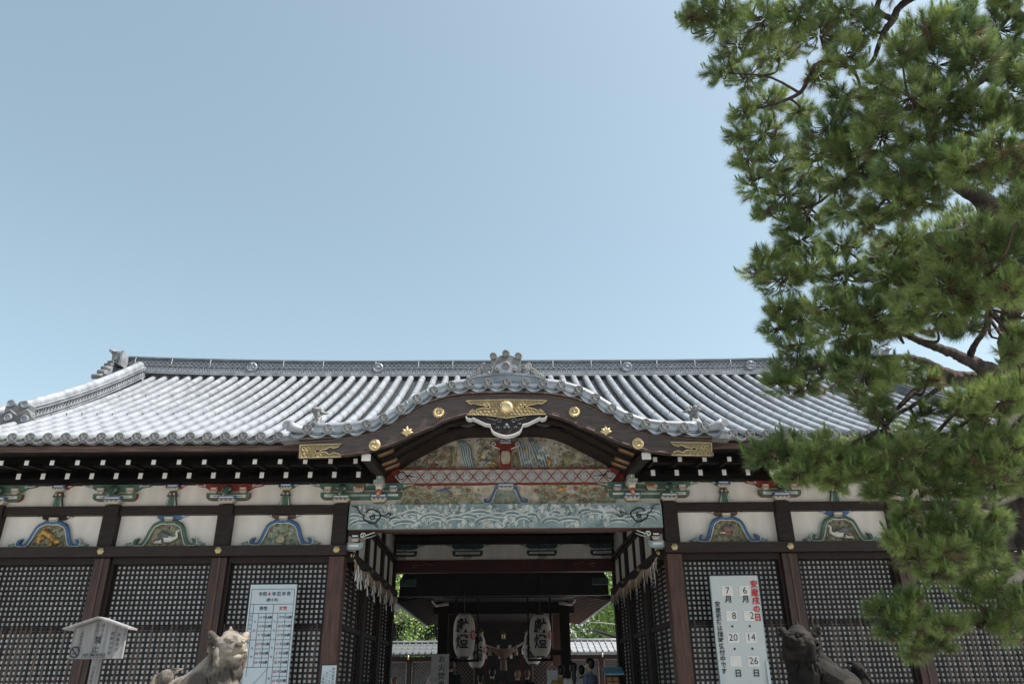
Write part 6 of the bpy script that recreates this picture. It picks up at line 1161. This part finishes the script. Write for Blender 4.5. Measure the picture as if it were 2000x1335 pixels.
# ---------------------------------------------------------------- stone guardian lions on pedestals
def komainu(s, X, Yp, ang, label, stone):
    t = thing('guardian_lion_statue', label, 'stone statue', (0, 0, 0), 'stone guardian lions in front of the hall')
    pr = [('e',(-.40,0,.26),(.25,.22,.24)), ('e',(-.22,0,.32),(.25,.21,.22)), ('c',(-.34,0,.30),.21,(.10,0,.52),.20), ('c',(-.2,0,.42),.17,(.08,0,.66),.16), ('e',(.14,0,.42),(.17,.18,.24)), ('c',(.10,0,.55),.18,(.18,0,.74),.165), ('e',(.20,0,.80),(.175,.175,.14)),
          ('e',(.335,0,.775),(.10,.115,.07)), ('e',(.32,0,.675),(.10,.10,.05)), ('e',(.425,0,.80),(.035,.055,.032)), ('e',(.30,.07,.86),(.07,.055,.035)), ('e',(.30,-.07,.86),(.07,.055,.035)),
          ('e',(.385,.045,.79),(.035,.03,.025)), ('e',(.385,-.045,.79),(.035,.03,.025)), ('e',(.36,.085,.735),(.06,.03,.022)), ('e',(.36,-.085,.735),(.06,.03,.022)), ('e',(.30,0,.62),(.07,.08,.05)),
          ('e',(.16,0,.92),(.10,.09,.05)), ('c',(.15,0,.93),.04,(.13,0,1.0),.015), ('c',(.15,.13,.42),.085,(.24,.13,.08),.06), ('c',(.15,-.13,.42),.085,(.24,-.13,.08),.06), ('e',(.29,.13,.05),(.11,.075,.055)), ('e',(.29,-.13,.05),(.11,.075,.055)),
          ('e',(-.34,.18,.20),(.20,.09,.19)), ('e',(-.34,-.18,.20),(.20,.09,.19)), ('e',(-.14,.20,.05),(.13,.06,.05)), ('e',(-.14,-.20,.05),(.13,.06,.05)),
          ('e',(-.70,0,.30),(.09,.10,.18)), ('e',(-.68,.0,.46),(.08,.09,.11)), ('c',(-.55,0,.12),.08,(-.70,0,.25),.08)]
    for q in (-1, 1): pr += [('c',(.13,q*.15,.86),.045,(.10,q*.215,.93),.035), ('e',(.10,q*.19,.89),(.05,.04,.065)), ('c',(.22,q*.15,.74),.05,(.20,q*.17,.60),.045)]
    rr = random.Random(5 if s < 0 else 6)
    for q in range(60):
        a = rr.uniform(.7, 2*pi-.7); h = rr.uniform(.45, .88); R_ = .175+(.02 if h < .6 else 0); pr.append(('e', (.13+R_*cos(a)*.9-.02, R_*sin(a), h), (rr.uniform(.022,.034),)*3))
    for q in range(9): pr.append(('e', (-.36+.05*q, 0, .46+.035*q), (.03,.025,.03)))
    HT = -.50 if s < 0 else .50
    def rot(c):
        k = max(0, min(1, (c[2]-.52)/.16)); A = HT*k; dx, dy = c[0]-.12, c[1]; return (.12+dx*cos(A)-dy*sin(A), dx*sin(A)+dy*cos(A), c[2])
    pr = [(p[0], rot(p[1]), p[2]) if p[0] == 'e' else (p[0], rot(p[1]), p[2], rot(p[3]), p[4]) for p in pr]
    def pk(c): return 0
    bl = blob('body', pr, [stone], t, voxel=.0085, smooth=1, pick=pk)
    m = MB()
    for q in (-1, 1):
        m.ell((.375, q*.062, .838), (.024,.026,.020), 0, 8, 6); 
        for k in range(3): m.tube(spiral(.14-.06*k, .62+.07*k, .045, 1.1, rr.uniform(0, 6), 1, 10, .25, q*(.19-.01*k)), .014, 5)
        for k in range(4): m.tube([(.06+.05*k,q*.178,.56),(.03+.05*k,q*.195,.46),(.08+.05*k,q*.185,.36)], [.02,.018,.006], 5)
        m.tube(spiral(.10, .89, .035, .9, pi*.3, 1, 9, .6, q*.232), .011, 5)
    for k in range(5): m.tube(smoothpts([(-.64,-.06+.03*k,.2),(-.79,-.07+.035*k,.3),(-.79+.03*k,-.07+.035*k,.48),(-.68,-.05+.03*k,.58)], 8), [.02,.026,.028,.028,.026,.022,.016,.008], 6)
    for k in range(6): m.ell((.34+.0*k, -.055+.022*k, .712), (.014,.010,.014), 0, 6, 4)
    for k in range(5): m.tube([(.30,-.06+.03*k,.60),(.31,-.06+.03*k,.50),(.29,-.055+.028*k,.42)], [.02,.022,.008], 6)
    m.v = [rot(q) for q in m.v]; o = m.build('carved_curls', stone, centre=False); o.parent = t; o['kind'] = 'stuff'
    m = MB(); m.box(-.72, .50, -.30, .30, -.05, .0); o = m.build('plinth', stone, centre=False); o.parent = t
    t.location = (X, Yp, 1.12); t.rotation_euler = (0, 0, ang)
    p = thing('stone_pedestal', label.replace('guardian lion', 'pedestal').split(',')[0]+', bearing the lion', 'pedestal', (X, Yp, 0), 'granite pedestals of the guardian lions')
    m = MB(); m.box(X-.62, X+.62, Yp-.45, Yp+.45, .0, .25); m.build('pedestal_base', PED, p); m = MB(); m.box(X-.58, X+.58, Yp-.5, Yp+.5, .25, .97); m.build('pedestal_shaft', PED, p); m = MB(); m.box(X-.68, X+.68, Yp-.62, Yp+.62, .97, 1.088); m.build('pedestal_cap', PED, p)
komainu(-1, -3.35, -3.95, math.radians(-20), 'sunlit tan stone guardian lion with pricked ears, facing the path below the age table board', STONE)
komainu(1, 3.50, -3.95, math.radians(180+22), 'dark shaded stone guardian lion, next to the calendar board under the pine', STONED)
# ---------------------------------------------------------------- people
def person(X, Yp, ztop, z0, label, shirt, hair, face=pi/2, long=False, trousers=CN, lean=0, wide=1.0, mask=False):
    t = thing('person', label, 'person', (0, 0, 0)); H = ztop-z0; k = H/1.72; w = wide*k
    def e(c, r): return ('e', tuple(a*k for a in c), tuple(a*k for a in r))
    def c_(a, ra, b, rb): return ('c', tuple(q*k for q in a), ra*k, tuple(q*k for q in b), rb*k)
    pr = [e((0,0,1.60),(.085,.075,.105)), c_((0.0,0,1.42),.055,(0,0,1.52),.052), e((0,0,1.30),(.115,.19,.12)), e((0,0,1.12),(.105,.15,.17)), e((0,0,.96),(.115,.155,.13)),
          c_((0,.175,1.36),.055,(0,.215,1.12),.045), c_((0,-.175,1.36),.055,(0,-.215,1.12),.045), c_((0,.215,1.12),.042,(.10,.20,.90),.032), c_((0,-.215,1.12),.042,(.10,-.20,.90),.032),
          c_((0,.085,.92),.085,(.01,.09,.50),.06), c_((0,-.085,.92),.085,(.01,-.09,.50),.06), c_((.01,.09,.5),.055,(0,.09,.10),.038), c_((.01,-.09,.5),.055,(0,-.09,.10),.038), e((.05,.09,.04),(.12,.045,.04)), e((.05,-.09,.04),(.12,-.045,.04)),
          e((.088,0,1.585),(.022,.014,.018)), e((0,.078,1.595),(.018,.012,.028)), e((0,-.078,1.595),(.018,.012,.028))]
    for q in (-1, 1):
        pr.append(e((.115,q*.20,.855),(.032,.016,.04)))
        for f in range(4): pr.append(c_((.12+.014*f-.02,q*.20,.82),.009,(.125+.014*f-.02,q*.20,.765-.008*abs(f-1)),.008))
        pr.append(c_((.14,q*.19,.85),.010,(.165,q*.185,.81),.008))
    def pk(c):
        z = c.z/k
        if z > 1.47: return 0
        if z < .92 and abs(c.y/k) < .17: return 2
        if z < .885: return 0
        return 1
    b = blob('body', pr, [SKIN, shirt, trousers], t, voxel=.016*k, smooth=3, pick=pk)
    h = [e((-.015,0,1.635),(.098,.086,.085)), e((-.045,0,1.59),(.065,.078,.085))]
    if long: h += [c_((-.075,0,1.58),.05,(-.11,0,1.36),.045), c_((-.11,0,1.36),.045,(-.12,0,1.22),.015)]
    blob('hair', h, [hair], t, voxel=.013*k, smooth=2)
    m = MB()
    for q in (-1, 1): m.ell((.078*k, q*.03*k, 1.615*k), (.010*k, .013*k, .008*k), 0, 8, 5)
    m.tube([(.082*k, -.022*k, 1.545*k), (.088*k, 0, 1.543*k), (.082*k, .022*k, 1.545*k)], .005*k, 5); o = m.build('facial_features', HAIRB, centre=False); o.parent = t
    if mask: m = MB(); m.ell((.065*k,0,1.555*k), (.04*k,.062*k,.04*k)); o = m.build('face_mask', WHITE, centre=False); o.parent = t
    t.location = (X, Yp, z0); t.rotation_euler = (0, 0, face)
B = pi/2
person(-2.86, 8.2, 1.70, .12, 'person with light brown hair in a white shirt, nearest the left passage wall', CW, HAIRL, B-.9)
person(-1.90, 8.6, 1.74, .12, 'person in a pale shirt half hidden behind the upright white board', CW, HAIRB, B-.4, mask=True)
person(-1.22, 5.0, 2.02, .2, 'tall person with short black hair in black clothes seen from behind', CK, HAIRB, B)
person(-.62, 7.8, 1.72, .12, 'person in a white top with head lowered, left of the one in dark olive', CW, HAIRB, B+.2)
person(-.30, 6.6, 1.86, .2, 'person in dark olive clothes with dark hair in front of the altar', CO, HAIRB, B, wide=1.1)
person(.36, 8.8, 1.83, .12, 'person with short cropped hair in a black top with small white print on the back', CK, HAIRL, B+.2)
person(.62, 8.9, 1.85, .12, 'bare headed person in dark clothes, beside the one with white print', CK, mat('cropped_hair', (.16,.09,.055), .7), B-.2)
person(1.24, 4.9, 1.86, .2, 'person with black hair in a mustard top, left of the woman in pale blouse', CM, HAIRB, B)
person(1.44, 4.0, 1.90, .2, 'person with long tied black hair in a pale striped blouse', CL, HAIRB, B, long=True)
person(1.74, 5.3, 1.87, .2, 'person with dark hair between the pale blouse and the blue grey shirt', CK, HAIRB, B)
person(1.79, 4.0, 1.98, .2, 'tall person in a blue grey shirt and face mask, turned to the left', CG, HAIRB, B+.9, mask=True)
# ================================================================ the pine
PINE = thing('pine_tree', 'large Japanese pine with crooked limbs and long needles, over the dark lion', 'pine tree', (LIMBS[0][0][0], LIMBS[0][0][1], 0))
def bark_tube(pts, name, m=BARK, par=PINE, wob=.03):
    P = smoothpts([p[:3] for p in pts], len(pts)*9); R = np.interp(np.linspace(0, len(pts)-1, len(P)), range(len(pts)), [p[3] for p in pts])
    P = [p+Vector((random.uniform(-1,1),random.uniform(-1,1),random.uniform(-1,1)))*r_*wob*3 for p, r_ in zip(P, R)]
    b = MB(); b.tube(P, [r_*random.uniform(.95, 1.06) for r_ in R], 12)
    b.v = [tuple(c+random.uniform(-.11,.11)*float(R[min(len(R)-1, i//12)]) for c in v) for i, v in enumerate(b.v)]; return b.build(name, m, par)
tr = LIMBS[0]; x0, y0_, z0_, r0 = tr[0]
bark_tube([(x0+.25, y0_-.0, 0, r0*1.5), (x0+.15, y0_, z0_*.5, r0*1.15)]+tr, 'trunk')
nodes = []
for l in LIMBS[1:]: bark_tube(l, 'limb')
for l in LIMBS:
    P = smoothpts([p[:3] for p in l], len(l)*5); nodes += [(p, np.interp(i/(len(P)-1)*(len(l)-1), range(len(l)), [q[3] for q in l])) for i, p in enumerate(P)]
NP = np.array([list(p) for p, _ in nodes]); twigs = MB()
# every pad of foliage gets its own branch from the nearest limb, twigs, and needle shoots on the twigs
SH_p = []; SH_t = []; SH_d = []; SH_k = []
for (px, py, pz, rh, rv) in PADS:
    c = np.array([px, py, pz]); d = np.linalg.norm((NP-c)*np.array([1, .8, 1]), axis=1); j = int(d.argmin()); a = Vector(nodes[j][0]); e = Vector(c.tolist())
    mid = (a+e)/2+Vector((random.uniform(-.1,.1), random.uniform(-.1,.1), -.06+random.uniform(-.08,.05)))
    twigs.tube(smoothpts([a, mid, e], 9), np.linspace(min(.022, .5*float(nodes[j][1])+.006), .006, 9).tolist(), 6)
    pt_ = rng.uniform(-.22, .22)
    ns = int(15+ rh*rv*1050); out = (e-a); out = out.normalized() if out.length > .01 else Vector((-1,0,0))
    for k in range(ns):
        u = rng.normal(size=3); u /= np.linalg.norm(u); rad = rng.uniform(.35, 1)**.6; q = c+u*rad*np.array([rh, rh*.9, rv])
        dd = Vector((u*np.array([1, 1, .7])).tolist())*.9+out*.35+Vector((0,0,.55)); dd.normalize()
        SH_p.append(q); SH_t.append(pt_); SH_d.append(list(dd)); SH_k.append(0 if rng.random() < .91 else 1)
        if k % 2 == 0:
            s0 = Vector((c+(q-c)*.15).tolist()); qq = Vector(q.tolist()); twigs.tube([s0, (s0+qq)/2+Vector((random.uniform(-.03,.03),random.uniform(-.03,.03),-.025)), qq-dd*.02], [.006,.0045,.0035], 4, 0, False)
tag(twigs.build('twigs', TWIG, PINE), kind='stuff')
def needle_mat(name, c1, c2):
    m = bpy.data.materials.new(name); m.use_nodes = True; n = m.node_tree; b = n.nodes['Principled BSDF']; b.inputs['Roughness'].default_value = .42; b.inputs['Specular IOR Level'].default_value = .55
    at = n.nodes.new('ShaderNodeAttribute'); at.attribute_name = 'tint'; rp = n.nodes.new('ShaderNodeValToRGB'); E_ = rp.color_ramp.elements
    E_[0].color = (*c1, 1); E_[1].color = (*c2, 1); n.links.new(at.outputs['Fac'], rp.inputs[0]); n.links.new(rp.outputs[0], b.inputs['Base Color'])
    tr_ = n.nodes.new('ShaderNodeBsdfTranslucent'); n.links.new(rp.outputs[0], tr_.inputs[0]); mx = n.nodes.new('ShaderNodeMixShader'); mx.inputs[0].default_value = .35
    n.links.new(b.outputs[0], mx.inputs[1]); n.links.new(tr_.outputs[0], mx.inputs[2]); n.links.new(mx.outputs[0], n.nodes['Material Output'].inputs[0]); return m
NEED = needle_mat('pine_needles', (.060,.115,.045), (.34,.42,.13)); DEAD = needle_mat('dry_needles', (.09,.065,.035), (.20,.145,.08)); CAND = needle_mat('pine_candles', (.12,.22,.05), (.26,.38,.11))
def needles(P, D, M, L, W, spread, name, m_, seed, pt=0):
    rg = np.random.default_rng(seed); P = np.asarray(P); D = np.asarray(D); n = len(P); N = n*M
    ref = rg.normal(size=(n, 3)); A = np.cross(D, ref); A /= np.linalg.norm(A, axis=1)[:, None]; B_ = np.cross(D, A)
    ph = rg.uniform(0, 2*pi, (n, M, 1)); t = rg.uniform(0, 1, (n, M, 1)); base = P[:, None]+D[:, None]*(t-.55)*L*.95
    sp = spread*(1.15-.55*t)*rg.uniform(.75, 1.2, (n, M, 1)); rad = A[:, None]*np.cos(ph)+B_[:, None]*np.sin(ph)
    d = D[:, None]*np.cos(sp)+rad*np.sin(sp); d[..., 2] -= .10; d /= np.linalg.norm(d, axis=2)[..., None]
    Ls = L*rg.uniform(.75, 1.1, (n, M, 1))*rg.uniform(.8, 1.12, (n, 1, 1)); s = np.cross(d, rg.normal(size=(n, M, 3))); s /= np.linalg.norm(s, axis=2)[..., None]; s *= W
    V = np.stack([base-s, base+s, base+d*Ls], 2).reshape(-1, 3); F = np.arange(N*3).reshape(N, 3); me = bpy.data.meshes.new(name); fast_mesh(me, V, F)
    at = me.attributes.new('tint', 'FLOAT', 'POINT'); tint = np.clip(rg.uniform(0, 1, (n, 1, 1))*.6+rg.uniform(0, .35, (n, M, 1))+np.asarray(pt).reshape(-1, 1, 1), 0, 1); at.data.foreach_set('value', np.repeat(tint.ravel(), 3).astype(np.float32))
    me.materials.append(m_); c = Vector(V.mean(0).tolist()); V2 = V-np.array(c); me.vertices.foreach_set('co', V2.astype(np.float32).ravel()); me.update(); o = place(name, me, c, PINE); o['kind'] = 'stuff'
P = np.array(SH_p); D = np.array(SH_d); K_ = np.array(SH_k)
needles(P[K_ == 0], D[K_ == 0], 125, .092, .0015, .85, 'crown', NEED, 1, np.array(SH_t)[K_ == 0])
needles(P[K_ == 1]-np.array([0, 0, .03]), D[K_ == 1]*np.array([1, 1, -.6]), 70, .11, .0016, .7, 'dry_needles', DEAD, 2)
sel = rng.random(len(P)) < .17; Pc = P[sel]+D[sel]*.07; Dc = D[sel]*.35+np.array([-.05, 0, 1.0]); Dc /= np.linalg.norm(Dc, axis=1)[:, None]
needles(Pc, Dc, 60, .055, .0022, .28, 'young_candles', CAND, 3)
print('SHOOTS', len(P))
